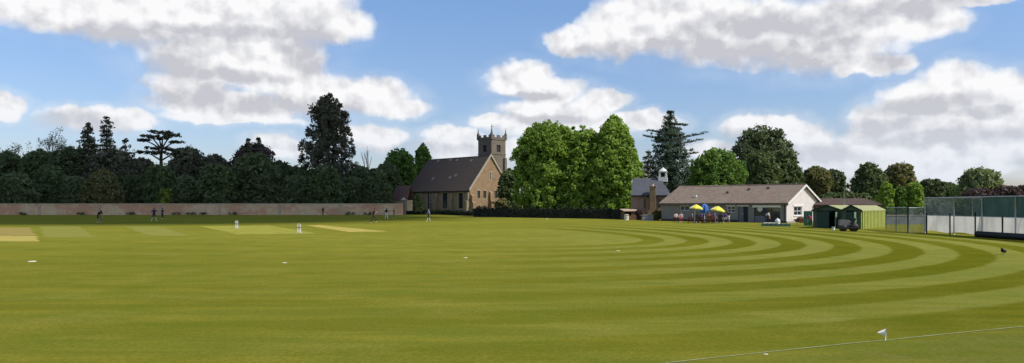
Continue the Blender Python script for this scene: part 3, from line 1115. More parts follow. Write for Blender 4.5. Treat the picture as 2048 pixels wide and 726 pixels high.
def window(root, plane, h, mframe, mglass, fw=.06, d0=.08, mull=1, trans=0, name='window'):
    a, c, e, f = h
    b = MB()

    def bx(p, q, r, s_, t0, t1):
        P0, P1 = plane(p, t0, r), plane(q, t1, s_)
        b.bb(min(P0[0], P1[0]), max(P0[0], P1[0]), min(P0[1], P1[1]), max(P0[1], P1[1]), min(P0[2], P1[2]), max(P0[2], P1[2]))
    g_ = .004
    bx(a + g_, a + fw, e + g_, f - g_, d0, d0 + .06)
    bx(c - fw, c - g_, e + g_, f - g_, d0, d0 + .06)
    bx(a + fw, c - fw, e + g_, e + fw, d0, d0 + .06)
    bx(a + fw, c - fw, f - fw, f - g_, d0, d0 + .06)
    for i in range(mull):
        u = a + (c - a) * (i + 1) / (mull + 1)
        bx(u - fw * .4, u + fw * .4, e + fw, f - fw, d0 + .004, d0 + .056)
    for i in range(trans):
        z = e + (f - e) * (i + 1) / (trans + 1)
        bx(a + fw, c - fw, z - fw * .35, z + fw * .35, d0 + .007, d0 + .053)
    w = b.build(name, mframe, root)
    p = MB()
    p.quad(plane(a, d0 + .03, e), plane(c, d0 + .03, e), plane(c, d0 + .03, f), plane(a, d0 + .03, f))
    p.build('pane', mglass, w)
    return w


white = mat('white_painted_trim', (.74, .73, .70), var=.1, rough=.5)
glass = glass_mat()
dark_in = mat('dark_interior', (.02, .02, .022), rough=.7)


def pavilion():
    B = Bld(1573, 90, 46)
    W = B.gy(1640)
    xl = B.fx(1323)
    ez, rz_ = 2.42, 4.62
    t = B.root('pavilion', 'long low cricket pavilion with a brown tiled roof and a pinkish white gable', 'pavilion')
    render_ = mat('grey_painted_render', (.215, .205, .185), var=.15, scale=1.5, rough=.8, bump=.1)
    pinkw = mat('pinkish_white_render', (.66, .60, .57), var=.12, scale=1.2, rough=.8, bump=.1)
    # front wall with its openings
    fr = lambda u, d, z: (u, d, z)
    H1 = (B.fx(1360), B.fx(1378), B.fz(1369, 421), B.fz(1369, 411.5))
    H2 = (B.fx(1454), B.fx(1470), B.fz(1462, 425), B.fz(1462, 412.5))
    H3 = (B.fx(1476), B.fx(1496), .06, B.fz(1486, 413))
    H4 = (B.fx(1508), B.fx(1560), B.fz(1534, 444.5), B.fz(1534, 415))
    b = holed(MB(), fr, xl, 0, .0, ez, [H1, H2, H3, H4], .2)
    b.quad((xl, 0, 0), (xl, W, 0), (xl, W, ez), (xl, 0, ez))
    b.quad((xl, W, 0), (0, W, 0), (0, W, ez), (xl, W, ez))
    b.add([(xl, 0, ez), (xl, W, ez), (xl, W / 2, rz_)], [(0, 1, 2)])
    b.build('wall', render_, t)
    gr = lambda u, d, z: (-d, u, z)
    G1 = (B.gy(1588), B.gy(1604), B.gzz(1596, 431), B.gzz(1596, 413))
    b = holed(MB(), gr, 0, W, 0, ez, [G1], .2)
    b.add([(0, 0, ez), (0, W, ez), (0, W / 2, rz_)], [(0, 1, 2)])
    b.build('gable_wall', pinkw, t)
    window(t, fr, H1, white, glass, .06, .08, 1)
    window(t, fr, H2, white, glass, .07, .08, 1, 1)
    w = window(t, gr, G1, white, glass, .08, .08, 1, 1)
    # double door and the wide glazed opening
    dm = mat('grey_green_door_paint', (.12, .14, .14), rough=.4)
    a, c, e, f = H3
    d = MB().bb(a + .05, (a + c) / 2 - .01, .10, .15, e, f - .01).build('door', dm, t)
    MB().bb((a + c) / 2 - .12, (a + c) / 2 - .06, .06, .098, 1.0, 1.15).build('handle', white, d)
    d = MB().bb((a + c) / 2 + .01, c - .05, .12, .17, e, f - .01).build('door', dark_in, t)
    window(t, fr, H4, mat('dark_grey_frame', (.06, .06, .065)), glass, .07, .10, 2, 0, 'glazed_screen')
    MB().bb(H4[0] + .1, H4[0] + 1.5, .03, .095, H4[2] + .01, H4[2] + .75).build('low_panel', mat('grey_panel', (.16, .165, .18)), t)
    # dark recess door leaf inside the wide opening and the pale oval sign seen in it
    sg = MB()
    sg.lathe((H4[0] + .75, .07, (H4[2] + H4[3]) / 2 + .72), [(.0, 0), (.34, 0), (.34, .03), (.0, .03)], 18, False, 'y')
    so_ = sg.build('oval_sign', mat('pale_cream_sign', (.62, .60, .50)), t)
    # white lintel boards
    for (p0, p1, py0, py1) in ((1358, 1380, 407, 410.5), (1452, 1471, 409, 412.3), (1474, 1498, 409, 412.8), (1505, 1562, 410, 414.8)):
        pm_ = (p0 + p1) / 2
        MB().bb(B.fx(p0), B.fx(p1), -.06, -.002, B.fz(pm_, py1), B.fz(pm_, py0)).build('lintel', white, t)
    MB().bb(B.gy(1586) * 0 - .0 + .002, .06, B.gy(1586), B.gy(1606), B.gzz(1596, 412.8), B.gzz(1596, 409)).build('lintel', white, t)
    MB().bb(.002, .08, B.gy(1587), B.gy(1605), G1[2] - .1, G1[2] - .01).build('window_sill', white, t)
    # plinth
    pl = mat('dark_brick_plinth', (.05, .045, .045), rough=.9)
    MB().bb(xl - .02, H3[0] - .05, -.03, -.001, 0, .28).build('plinth', pl, t)
    MB().bb(H4[1] + .1, .03, -.03, -.001, 0, .22).build('plinth', pl, t)
    MB().bb(.001, .03, 0, W, 0, .2).build('plinth', mat('grey_stone_plinth', (.3, .28, .27)), t)
    # roof
    rm = roof_mat('brown_concrete_tiles', (.33, .235, .18), (.195, .145, .11), .13, .33, (.225, .20, .145))
    ov, og = .22, .30
    k = (rz_ - ez) / (W / 2)
    b = MB()
    b.slab([(xl - og, -ov, ez - ov * k), (og, -ov, ez - ov * k), (og, W / 2, rz_), (xl - og, W / 2, rz_)], .12)
    b.slab([(og, W + ov, ez - ov * k), (xl - og, W + ov, ez - ov * k), (xl - og, W / 2, rz_), (og, W / 2, rz_)], .12)
    r = b.build('roof', rm, t)
    MB().tube([(xl - og, W / 2, rz_ + .12), (og, W / 2, rz_ + .12)], .1, 8).build('ridge_tiles', mat('ridge_tile_brown', (.27, .19, .15)), r)
    # roof vents and slipped tiles; the white vent has its glint in the colour
    for (x, y_) in ((B.fx(1380), .33), (B.fx(1438), .55), (B.fx(1475), .72), (B.fx(1512), .78)):
        yy = W / 2 * y_
        zz = ez + yy * k + .12
        MB().box((x - .2, yy, zz + .10), (.5 if y_ == .33 else .34, .3, .22)).build('roof_vent', white if y_ == .33 else mat('lead_grey', (.14, .12, .11)), r)
    # bargeboards and fascia
    b = MB()
    b.slab([(og + .003, -ov, ez - ov * k - .14), (og + .003, -ov, ez - ov * k + .1), (og + .003, W / 2, rz_ + .11), (og + .003, W / 2, rz_ - .13)], -.05)
    b.build('bargeboard', white, t)
    b = MB()
    b.slab([(og + .003, W + ov, ez - ov * k - .14), (og + .003, W / 2 + .002, rz_ - .13), (og + .003, W / 2 + .002, rz_ + .11), (og + .003, W + ov, ez - ov * k + .1)], -.05)
    b.build('bargeboard', white, t)
    MB().bb(xl - og, og, -ov - .03, -ov - .002, ez - ov * k - .16, ez - ov * k + .03).build('fascia', mat('brown_grey_fascia', (.11, .09, .085)), t)
    MB().tube([(-.25, -.06, .1), (-.25, -.06, ez - .2)], .04, 8).build('downpipe', mat('black_pipe', (.03, .03, .03)), t)
    return B, t


PB, PT = pavilion()


def church():
    B = Bld(940, 185, 45)
    W = B.gy(1020)
    xl = B.fx(817)
    ez, rz_ = gz(378, 185), gz(312.5, 185 + W / 2 * .7)
    stone = brick_mat('tan_church_stone', (.33, .22, .13), (.27, .175, .10), (.31, .225, .14), .7, .3, .015, patch=(.19, .13, .08))
    tstone = brick_mat('grey_tower_stone', (.20, .165, .13), (.155, .13, .105), (.21, .175, .145), .7, .35, .015)
    sstone = brick_mat('brown_grey_nave_stone', (.33, .265, .17), (.26, .205, .135), (.33, .27, .19), .7, .3, .015)
    t = B.root('church', 'old tan stone church with a steep brown tiled roof seen from its gable corner', 'church')
    fr = lambda u, d, z: (u, d, z)
    gr = lambda u, d, z: (-d, u, z)
    hs = []
    for (p0, p1) in ((826, 834), (855, 865), (885, 895), (917, 926)):
        hs.append((B.fx(p0), B.fx(p1), B.fz((p0 + p1) / 2, 417), B.fz((p0 + p1) / 2, 386)))
    b = holed(MB(), fr, xl, 0, 0, ez, hs, .35)
    b.quad((xl, 0, 0), (xl, W, 0), (xl, W, ez), (xl, 0, ez))
    b.quad((xl, W, 0), (0, W, 0), (0, W, ez), (xl, W, ez))
    b.add([(xl, 0, ez), (xl, W, ez), (xl, W / 2, rz_)], [(0, 1, 2)])
    b.build('nave_wall', sstone, t)
    for h in hs:
        window(t, fr, h, mat('dark_lead_frame', (.05, .05, .05)), glass, .12, .2, 1, 3, 'lancet_window')
        sm = MB()
        sm.bb(h[0] - .22, h[0] - .02, -.06, -.003, h[2], h[3]).bb(h[1] + .02, h[1] + .22, -.06, -.003, h[2], h[3]).bb(h[0] - .3, h[1] + .3, -.08, -.003, h[3] + .02, h[3] + .25)
        sm.bb(h[0] - .3, h[1] + .3, -.1, -.003, h[2] - .22, h[2] - .02)
        sm.build('window_surround', mat('pale_dressed_stone', (.36, .31, .24)), t)
    gh = []
    for (p0, p1) in ((955, 960), (966.5, 972), (989, 994.5), (1000.5, 1005.5)):
        gh.append((B.gy(p0), B.gy(p1), B.gzz((p0 + p1) / 2, 396), B.gzz((p0 + p1) / 2, 381.5)))
    for (p0, p1) in ((956, 961), (967, 971.5)):
        gh.append((B.gy(p0), B.gy(p1), B.gzz((p0 + p1) / 2, 417.5), B.gzz((p0 + p1) / 2, 411.5)))
    b = holed(MB(), gr, 0, W, 0, ez, gh, .35)
    b.add([(0, 0, ez), (0, W, ez), (0, W / 2, rz_)], [(0, 1, 2)])
    b.build('gable_wall', stone, t)
    ds = mat('pale_dressed_stone', (.36, .31, .24))
    for h in gh:
        window(t, gr, h, MATS['dark_lead_frame'], glass, .08, .2, 0, 1, 'lancet_window')
        if h[3] - h[2] > 1:
            MB().bb(.003, .08, h[0] - .15, h[1] + .15, h[3] + .01, h[3] + .2).build('window_surround', ds, t)
    # slit in the gable with its stone frame
    y0, z0, z1 = W / 2, B.gzz(980, 360), B.gzz(980, 344)
    f_ = MB().bb(.003, .07, y0 - .42, y0 - .18, z0, z1).bb(.003, .07, y0 + .18, y0 + .42, z0, z1).bb(.003, .07, y0 - .42, y0 + .42, z1 + .002, z1 + .25).bb(.003, .07, y0 - .42, y0 + .42, z0 - .2, z0 - .002)
    fo = f_.build('gable_slit', ds, t)
    MB().bb(.004, .012, y0 - .178, y0 + .178, z0, z1).build('pane', dark_in, fo)
    # buttresses
    bt = MB()
    def butt(b, plane, u, w, d, z1):
        for (dd, zz0, zz1) in ((d, 0, z1 * .55), (d * .6, z1 * .55, z1 * .9)):
            P0, P1 = plane(u - w / 2, -.003, zz0), plane(u + w / 2, -dd, zz1)
            b.bb(min(P0[0], P1[0]), max(P0[0], P1[0]), min(P0[1], P1[1]), max(P0[1], P1[1]), zz0, zz1)
            Q0, Q1, Q2, Q3 = plane(u - w / 2, -dd, zz1), plane(u + w / 2, -dd, zz1), plane(u + w / 2, -.003, zz1 + dd * .9), plane(u - w / 2, -.003, zz1 + dd * .9)
            R0, R1 = plane(u - w / 2, -.003, zz1), plane(u + w / 2, -.003, zz1)
            b.add([Q0, Q1, Q2, Q3, R0, R1], [(0, 1, 2, 3), (0, 3, 4), (1, 5, 2)])
        return b
    for u in (xl + .5, B.fx(843), B.fx(874), B.fx(905), -.6):
        butt(MB(), fr, u, .8, .9, ez * .92).build('buttress', sstone, t)
    for u in (.55, B.gy(980), W - .5):
        butt(MB(), gr, u, .8, 1.0, ez * (.95 if u > 1 and u < W - 1 else .8)).build('buttress', stone, t)
    # roof
    rm = roof_mat('dark_brown_church_tiles', (.095, .068, .052), (.070, .052, .042), .28, .3, (.06, .052, .042))
    k = (rz_ - ez) / (W / 2)
    ov = .4
    b = MB()
    b.slab([(xl - .2, -ov, ez - ov * k), (-.05, -ov, ez - ov * k), (-.05, W / 2, rz_), (xl - .2, W / 2, rz_)], .15)
    b.slab([(-.05, W + ov, ez - ov * k), (xl - .2, W + ov, ez - ov * k), (xl - .2, W / 2, rz_), (-.05, W / 2, rz_)], .15)
    r = b.build('roof', rm, t)
    MB().tube([(xl - .2, W / 2, rz_ + .16), (-.05, W / 2, rz_ + .16)], .14, 6).build('ridge_tiles', mat('church_ridge', (.10, .08, .065)), r)
    # rooflights near the ridge and lower repaired patches
    rl = mat('grey_lead_rooflight', (.15, .145, .14), rough=.5)
    for (px, py) in ((877, 322), (901, 321), (915, 321), (942, 321), (866, 357), (900, 356), (911, 351)):
        # find the point of the front slope seen here
        best = None
        for yy in np.linspace(.3, W / 2 - .2, 60):
            x_ = B.fx(px) + yy * (math.sin(B.th) * 1.0)  # start guess, refined by scan
            for xx in np.linspace(xl, 0, 60):
                wx = B.C[0] + xx * math.cos(B.th) + yy * math.sin(B.th)
                wy = B.C[1] - xx * math.sin(B.th) + yy * math.cos(B.th)
                zz = ez + yy * k + .15
                e_ = abs(CX + F * wx / wy - px) + abs(HZ - F * (zz - CAMH) / wy - py)
                if best is None or e_ < best[0]: best = (e_, xx, yy, zz)
        _, xx, yy, zz = best
        w_ = .45
        b = MB()
        b.slab([(xx - w_, yy - .25, zz - .25 * k + .02), (xx + w_, yy - .25, zz - .25 * k + .02), (xx + w_, yy + .25, zz + .25 * k + .02), (xx - w_, yy + .25, zz + .25 * k + .02)], .08)
        b.build('rooflight', rl, r)
    # stone coping on the gable
    b = MB()
    b.slab([(.0, -.45, ez - .45 * k), (.0, -.45, ez - .45 * k + .55), (.0, W / 2, rz_ + .6), (.0, W / 2, rz_ + .02)], -.35)
    b.slab([(.0, W + .45, ez - .45 * k), (.0, W / 2 + .004, rz_ + .02), (.0, W / 2 + .004, rz_ + .6), (.0, W + .45, ez - .45 * k + .55)], -.35)
    b.build('gable_coping', ds, t)
    # dark eaves board
    MB().bb(xl - .2, -.1, -ov - .05, -ov - .003, ez - ov * k - .22, ez - ov * k + .05).build('gutter', mat('black_gutter', (.03, .028, .028)), t)
    # tower, behind the gable
    Yt = 205
    TX, TW = gx(983, Yt), 5.4
    tw = empty('tower', (0, 0, 0), 0, t)
    tw.matrix_parent_inverse = Matrix()
    # place in the local frame of the church
    dx, dy = TX - B.C[0], Yt - B.C[1]
    lx = dx * math.cos(B.th) - dy * math.sin(B.th)
    ly = dx * math.sin(B.th) + dy * math.cos(B.th)
    zt = gz(271, Yt)
    x0, x1, y0, y1 = lx - TW, lx, ly, ly + TW
    body = MB()
    zb0, zb1 = gz(303, Yt), gz(289, Yt)
    cxm, cym = (x0 + x1) / 2, (y0 + y1) / 2
    frT = lambda u, d, z: (u, y0 + d, z)
    grT = lambda u, d, z: (x1 - d, u, z)
    hF = [(cxm - .75, cxm + .75, zb0, zb1)]
    hG = [(cym - .75, cym + .75, zb0, zb1)]
    holed(body, frT, x0, x1, 0, zt - 1.0, hF, .5)
    holed(body, grT, y0, y1, 0, zt - 1.0, hG, .5)
    body.quad((x0, y0, 0), (x0, y1, 0), (x0, y1, zt - 1), (x0, y0, zt - 1))
    body.quad((x0, y1, 0), (x1, y1, 0), (x1, y1, zt - 1), (x0, y1, zt - 1))
    body.quad((x0, y0, zt - 1), (x1, y0, zt - 1), (x1, y1, zt - 1), (x0, y1, zt - 1))
    tb = body.build('tower', tstone, t)
    bpy.data.objects.remove(tw)
    lou = mat('dark_louvre', (.045, .035, .03))
    for pl, h in ((frT, hF[0]), (grT, hG[0])):
        window(tb, pl, h, lou, dark_in, .12, .2, 1, 4, 'belfry_window')
    # string courses, parapet with battlements, corner pinnacles, stair turret buttress
    for z in (zt - 1.05, zb0 - .7, zt * .5):
        MB().bb(x0 - .12, x1 + .12, y0 - .12, y1 + .12, z, z + .22).build('string_course', tstone, tb)
    bt = MB()
    for i in range(5):
        a0 = i / 5 * TW
        if i % 2 == 0:
            for (u0, u1, v0, v1) in ((x0 + a0, x0 + a0 + TW / 5, y0 - .1, y0 + .2), (x0 + a0, x0 + a0 + TW / 5, y1 - .2, y1 + .1), (x0 - .1, x0 + .2, y0 + a0, y0 + a0 + TW / 5), (x1 - .2, x1 + .1, y0 + a0, y0 + a0 + TW / 5)):
                bt.bb(u0 + .01, u1 - .01, v0 + .01, v1 - .01, zt - .305, zt + .3)
    bt.bb(x0 - .11, x1 + .11, y0 - .11, y0 + .19, zt - .83, zt - .3).bb(x0 - .11, x1 + .11, y1 - .19, y1 + .11, zt - .83, zt - .3)
    bt.bb(x0 - .11, x0 + .19, y0 + .2, y1 - .2, zt - .83, zt - .3).bb(x1 - .19, x1 + .11, y0 + .2, y1 - .2, zt - .83, zt - .3)
    bt.build('battlements', tstone, tb)
    zp = gz(254, Yt)
    for (a, c) in ((x0, y0), (x1, y0), (x1, y1), (x0, y1)):
        MB().bb(a - .28, a + .28, c - .28, c + .28, zt - .9, zt + .75).lathe((a, c, zt + .75), [(.36, 0), (.24, .25), (.05, zp - zt - .75)], 4, False).build('pinnacle', tstone, tb)
    MB().tube([(cxm, cym, zt - 1), (cxm, cym, gz(245, Yt))], .06, 6).box((cxm + .1, cym, gz(250, Yt)), (.9, .08, .10), .8).build('weather_vane', mat('black_iron', (.03, .03, .03)), tb)
    for (a, c, sx, sy) in ((x0, y0, -1, 0), (x0, y0, 0, -1), (x1, y0, 0, -1), (x1, y0, 1, 0), (x1, y1, 1, 0)):
        b = MB()
        for (d, z0_, z1_) in ((.9, 0, zt * .45), (.55, zt * .45, zt * .72)):
            if sx: b.bb(min(a, a + sx * d), max(a, a + sx * d), c + (.02 if c == y0 else -.82), c + (.82 if c == y0 else -.02), z0_, z1_)
            else: b.bb(a + (.02 if a == x0 else -.82), a + (.82 if a == x0 else -.02), c - d, c - .002, z0_, z1_)
        b.build('tower_buttress', tstone, tb)
    return B


church()


def outbuilding():
    Y = 178
    x0, x1 = gx(782, Y), gx(815, Y)
    t = thing('cottage', 'small outbuilding with a dull red tiled roof left of the church', 'outbuilding', (x0, Y, 0), rad(-8))
    L, D = x1 - x0, 5.0
    ez, rz_ = gz(400, Y), gz(371, Y)
    MB().bb(0, L, 0, D, 0, ez).build('wall', MATS['brown_grey_nave_stone'], t)
    rm = roof_mat('dull_red_tiles', (.13, .075, .06), (.10, .06, .05), .2, .3)
    b = MB()
    b.slab([(-.2, -.2, ez), (L + .2, -.2, ez), (L + .2, D / 2, rz_), (.8, D / 2, rz_)], .1)
    b.slab([(L + .2, D + .2, ez), (-.2, D + .2, ez), (.8, D / 2, rz_), (L + .2, D / 2, rz_)], .1)
    b.add([(-.2, -.2, ez + .01), (.8, D / 2, rz_), (-.2, D + .2, ez + .01)], [(0, 1, 2)])
    b.build('roof', rm, t)
    MB().bb(.2, .8, D / 2 - .3, D / 2 + .3, ez - .2, gz(397, Y) + 1.2).build('chimney', MATS['tan_church_stone'], t)
    t2 = thing('stone_pier', 'tall grey stone gate pier where the brick wall meets the church', 'gate pier', (gx(808, 167.5), 166.8, 0))
    MB().bb(-.45, .45, -.45, .45, 0, 3.3).build('shaft', MATS['grey_tower_stone'], t2)
    MB().bb(-.55, .55, -.55, .55, 3.3, 3.5).lathe((0, 0, 3.5), [(.5, 0), (.05, .4)], 4, False).build('cap', MATS['pale_dressed_stone'], t2)


outbuilding()


def chapel():
    Y = 112
    B = Bld(1334, Y, 14)
    xl = B.fx(1262)
    W = 7.0
    ez, rz_ = gz(390, Y), gz(357, Y + 3.5)
    t = B.root('chapel', 'small brown stone chapel with a slate roof and a white bell turret', 'chapel')
    bs = brick_mat('brown_chapel_stone', (.33, .22, .155), (.24, .16, .12), (.34, .27, .2), .5, .22, .02)
    fr = lambda u, d, z: (u, d, z)
    hs = [(B.fx(1287.5), B.fx(1291.5), B.fz(1289, 416), B.fz(1289, 398)), (B.fx(1316), B.fx(1321), B.fz(1318, 415), B.fz(1318, 398))]
    b = holed(MB(), fr, xl, 0, 0, ez, hs, .25)
    b.quad((xl, 0, 0), (xl, W, 0), (xl, W, ez), (xl, 0, ez)).quad((0, 0, 0), (0, W, 0), (0, W, ez), (0, 0, ez)).quad((xl, W, 0), (0, W, 0), (0, W, ez), (xl, W, ez))
    b.build('wall', bs, t)
    for h in hs: window(t, fr, h, MATS['dark_lead_frame'], glass, .06, .12, 0, 2)
    sm = roof_mat('blue_grey_slate', (.115, .12, .138), (.088, .092, .105), .2, .25)
    b = MB()
    ov, hip = .35, 1.1
    b.slab([(xl, -ov, ez - .1), (.3, -ov, ez - .1), (-hip, W / 2, rz_), (xl, W / 2, rz_)], .1)
    b.slab([(.3, W + ov, ez - .1), (xl, W + ov, ez - .1), (xl, W / 2, rz_), (-hip, W / 2, rz_)], .1)
    b.slab([(.3, -ov, ez - .1), (.3, W + ov, ez - .1), (-hip, W / 2, rz_)], .1)
    r = b.build('roof', sm, t)
    MB().bb(xl, .28, -ov - .05, -ov - .003, ez - .25, ez - .02).build('gutter', MATS['black_gutter'], t)
    # white open bell turret on the ridge
    cx_, cy_ = B.fx(1313) + W / 2 * math.tan(B.th) * .9, W / 2
    zt = gz(337, Y + 3.5)
    b = MB()
    w = .48
    for sx in (-1, 1):
        for sy in (-1, 1):
            b.bb(cx_ + sx * w - .13, cx_ + sx * w + .13, cy_ + sy * w - .13, cy_ + sy * w + .13, rz_ + .2, zt - .55)
    b.bb(cx_ - .68, cx_ + .68, cy_ - .68, cy_ + .68, rz_ - .5, rz_ + .2)
    b.bb(cx_ - .66, cx_ + .66, cy_ - .66, cy_ + .66, zt - .55, zt - .4)
    b.lathe((cx_, cy_, zt - .4), [(.6, 0), (.5, .22), (.2, .42), (.04, .6)], 10)
    bt = b.build('bell_turret', mat('white_turret_paint', (.62, .61, .58), var=.06), r)
    # stone chimney breast in front
    x = B.fx(1306)
    cb_ = MB()
    cb_.bb(x - .75, x + .75, -1.0, -.003, 0, B.fz(1306, 420)).bb(x - .45, x + .45, -.9, -.003, B.fz(1306, 420), B.fz(1306, 375)).bb(x - .52, x + .52, -.97, .1, B.fz(1306, 375), B.fz(1306, 372))
    cb_.build('chimney_breast', MATS['tan_church_stone'], t)
    MB().lathe((x, -.45, B.fz(1306, 372)), [(.16, 0), (.13, .45)], 10).build('chimney_pot', mat('pale_pot', (.5, .42, .35)), t)
    b = MB().bb(B.fx(1296) - .2, B.fx(1296) + .2, -.35, -.003, 0, ez - .4)
    b.build('buttress', MATS['tan_church_stone'], t)


chapel()

# low things in front of the chapel
Y = 104
t = thing('stone_trough', 'grey stone trough standing below the chapel chimney', 'trough', (gx(1295, Y), Y, 0))
MB().bb(-.75, .75, -.35, .35, 0, .72).bb(-.82, .82, -.42, .42, .72, .82).build('trough', mat('grey_stone_block', (.26, .255, .26), var=.25), t)
broadleaf('small yellowish bush between the trough and the pavilion corner', 1314, 106, 22, 421, 441, 'round', L_brown, 120, name='bush', cat='bush', n=20, per=40)
broadleaf('dark reddish bush left of the stone trough', 1279, 108, 18, 420, 439, 'round', L_copper, 121, name='bush', cat='bush', n=16, per=40)


def hut():
    Y = 112
    t = thing('wooden_hut', 'low brown wooden scorers hut with a pale flat roof beside the limes', 'hut', (gx(1259, Y), Y, 0), rad(10))
    wm = mat('brown_stained_boards', (.14, .075, .045), scale=2, stretch=(8, 8, .5), var=.35)
    w = gx(1274, Y) - gx(1245, Y)
    h = MB()
    h.bb(-w / 2, -w / 2 + .12, -.8, .8, 0, 1.2).bb(w / 2 - .12, w / 2, -.8, .8, 0, 1.2).bb(-w / 2 + .12, w / 2 - .12, .68, .8, 0, 1.2).bb(.0, w / 2 - .12, -.8, -.7, 0, 1.2).bb(-w / 2 + .12, 0, -.8, -.7, 0, .6)
    h.build('boards', wm, t)
    MB().slab([(-w / 2 - .15, -1.0, 1.22), (w / 2 + .15, -1.0, 1.22), (w / 2 + .15, .95, 1.5), (-w / 2 - .15, .95, 1.5)], .1).build('roof', mat('pale_tan_felt', (.45, .34, .25), var=.25), t)
    t = thing('water_butt', 'round cream water butt in front of the low brown hut', 'water butt', (gx(1253, 108), 108, 0))
    MB().lathe((0, 0, 0), [(.30, 0), (.36, .25), (.36, .5), (.30, .78)], 14).build('drum', mat('cream_plastic', (.62, .58, .45)), t)
    MB().lathe((0, 0, .78), [(.32, 0), (.32, .05), (.1, .07)], 14).build('lid', mat('cream_lid', (.55, .52, .42)), t)


hut()

# ------------------------------------------------------------------ dark hedges before the church and limes
def clipped_hedge(label, pts, h, w, seed):
    """pts: ground polyline; a clipped hedge along it"""
    c0 = Vector((*pts[0], 0))
    t = thing('clipped_hedge', label, 'hedge', tuple(c0))
    core = MB()
    cen, out = [], []
    r_ = np.random.default_rng(seed)
    for (a, b) in zip(pts[:-1], pts[1:]):
        A, Bv = Vector((*a, 0)) - c0, Vector((*b, 0)) - c0
        d = (Bv - A)
        L = d.length
        d.normalize()
        nrm = Vector((-d.y, d.x, 0))
        core.slab([tuple(A - nrm * w * .4), tuple(Bv - nrm * w * .4), tuple(Bv + nrm * w * .4), tuple(A + nrm * w * .4)], h * .86)
        n = int(L * 9)
        for i in range(n):
            s = r_.uniform(0, L)
            if r_.random() < .6:
                p = A + d * s - nrm * w * .45 + Vector((0, 0, r_.uniform(0.05, h * .95)))
                o_ = -nrm
            else:
                p = A + d * s + nrm * r_.uniform(-.45, .45) * w + Vector((0, 0, h * r_.uniform(.85, 1.04)))
                o_ = Vector((0, 0, 1))
            cen.append(tuple(p))
            out.append(tuple(o_))
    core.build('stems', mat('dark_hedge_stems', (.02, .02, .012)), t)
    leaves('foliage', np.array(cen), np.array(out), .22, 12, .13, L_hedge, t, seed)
    return t


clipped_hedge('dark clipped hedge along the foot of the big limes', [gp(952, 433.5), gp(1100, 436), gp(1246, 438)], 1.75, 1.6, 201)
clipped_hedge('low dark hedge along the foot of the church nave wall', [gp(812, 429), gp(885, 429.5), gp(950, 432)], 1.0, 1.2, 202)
broadleaf('yellowish green bush in front of the church gable corner', 1003, 150, 34, 396, 424, 'round', L_brown, 203, name='bush', cat='bush', n=24, per=40)
broadleaf('dark shrub against the church nave wall', 835, 172, 22, 388, 424, 'egg', L_dkgreen, 204, name='bush', cat='bush', n=20, per=40)

# ------------------------------------------------------------------ green sheds
def shed(label, px, Y, th, wpx_side, fpx, ez, rz_, side_mat, seed, doors=True):
    B = Bld(px, Y, th)
    xl = B.fx(fpx)
    W = B.gy(wpx_side)
    t = B.root('metal_shed', label, 'shed')
    dk = mat('shaded_green_shed_paint', (.016, .05, .035), rough=.45)  # shade of the unlit front put into these darker greens
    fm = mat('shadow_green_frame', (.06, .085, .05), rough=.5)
    xm = xl / 2
    # front: frame posts round a wide dark doorway
    b = MB()
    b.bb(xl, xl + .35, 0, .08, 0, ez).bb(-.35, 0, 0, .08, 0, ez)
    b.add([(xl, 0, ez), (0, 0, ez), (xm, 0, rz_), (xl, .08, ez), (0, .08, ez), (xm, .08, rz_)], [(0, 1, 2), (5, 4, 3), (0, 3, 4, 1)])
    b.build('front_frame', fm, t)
    # corrugated right side and back
    c = MB()
    n = int(W / .28)
    for i in range(n):
        y0, y1 = W * i / n, W * (i + 1) / n
        q = .12 if i % 2 else 0
        c.quad((q, y0, 0), (q, y1, 0), (q, y1, ez), (q, y0, ez))
        if i: c.quad((.12 - q, y0, 0), (q, y0, 0), (q, y0, ez), (.12 - q, y0, ez))
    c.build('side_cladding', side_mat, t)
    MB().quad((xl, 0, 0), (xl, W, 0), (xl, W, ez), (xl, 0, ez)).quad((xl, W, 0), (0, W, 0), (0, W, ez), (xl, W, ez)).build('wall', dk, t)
    rm = mat('pale_green_roof_sheet', (.33, .33, .13), rough=.55, scale=1.5, var=.2)
    b = MB()
    b.slab([(xl - .12, -.15, ez - .03), (xm, -.15, rz_), (xm, W + .1, rz_), (xl - .12, W + .1, ez - .03)][::-1], .05)
    b.slab([(xm, -.15, rz_), (.14, -.15, ez - .03), (.14, W + .1, ez - .03), (xm, W + .1, rz_)][::-1], .05)
    b.build('roof', rm, t)
    b = MB()
    b.slab([(xl - .12, -.16, ez - .1), (xm, -.16, rz_ - .09), (xm, -.16, rz_ + .05), (xl - .12, -.16, ez + .04)], -.03)
    b.slab([(xm, -.16, rz_ - .09), (.14, -.16, ez - .1), (.14, -.16, ez + .04), (xm, -.16, rz_ + .05)], -.03)
    b.build('bargeboard', mat('dark_green_trim', (.02, .04, .025)), t)
    if doors:
        ym = xm
        MB().bb(xl + .36, xl + .36 + abs(xl) * .42, .02, .06, .03, ez - .12).build('door', dk, t)
        a = thing_angle_door(t, -.36, ez)
    return B, t


def thing_angle_door(t, x, ez):
    """door leaf swung out, seen nearly edge on"""
    b = MB().box((x - .02, -.38, ez * .48), (.05, .8, ez * .88))
    return b.build('door', mat('pale_green_door_face', (.20, .30, .20), rough=.5), t)  # door leaf in sun: the light is put into its paler green


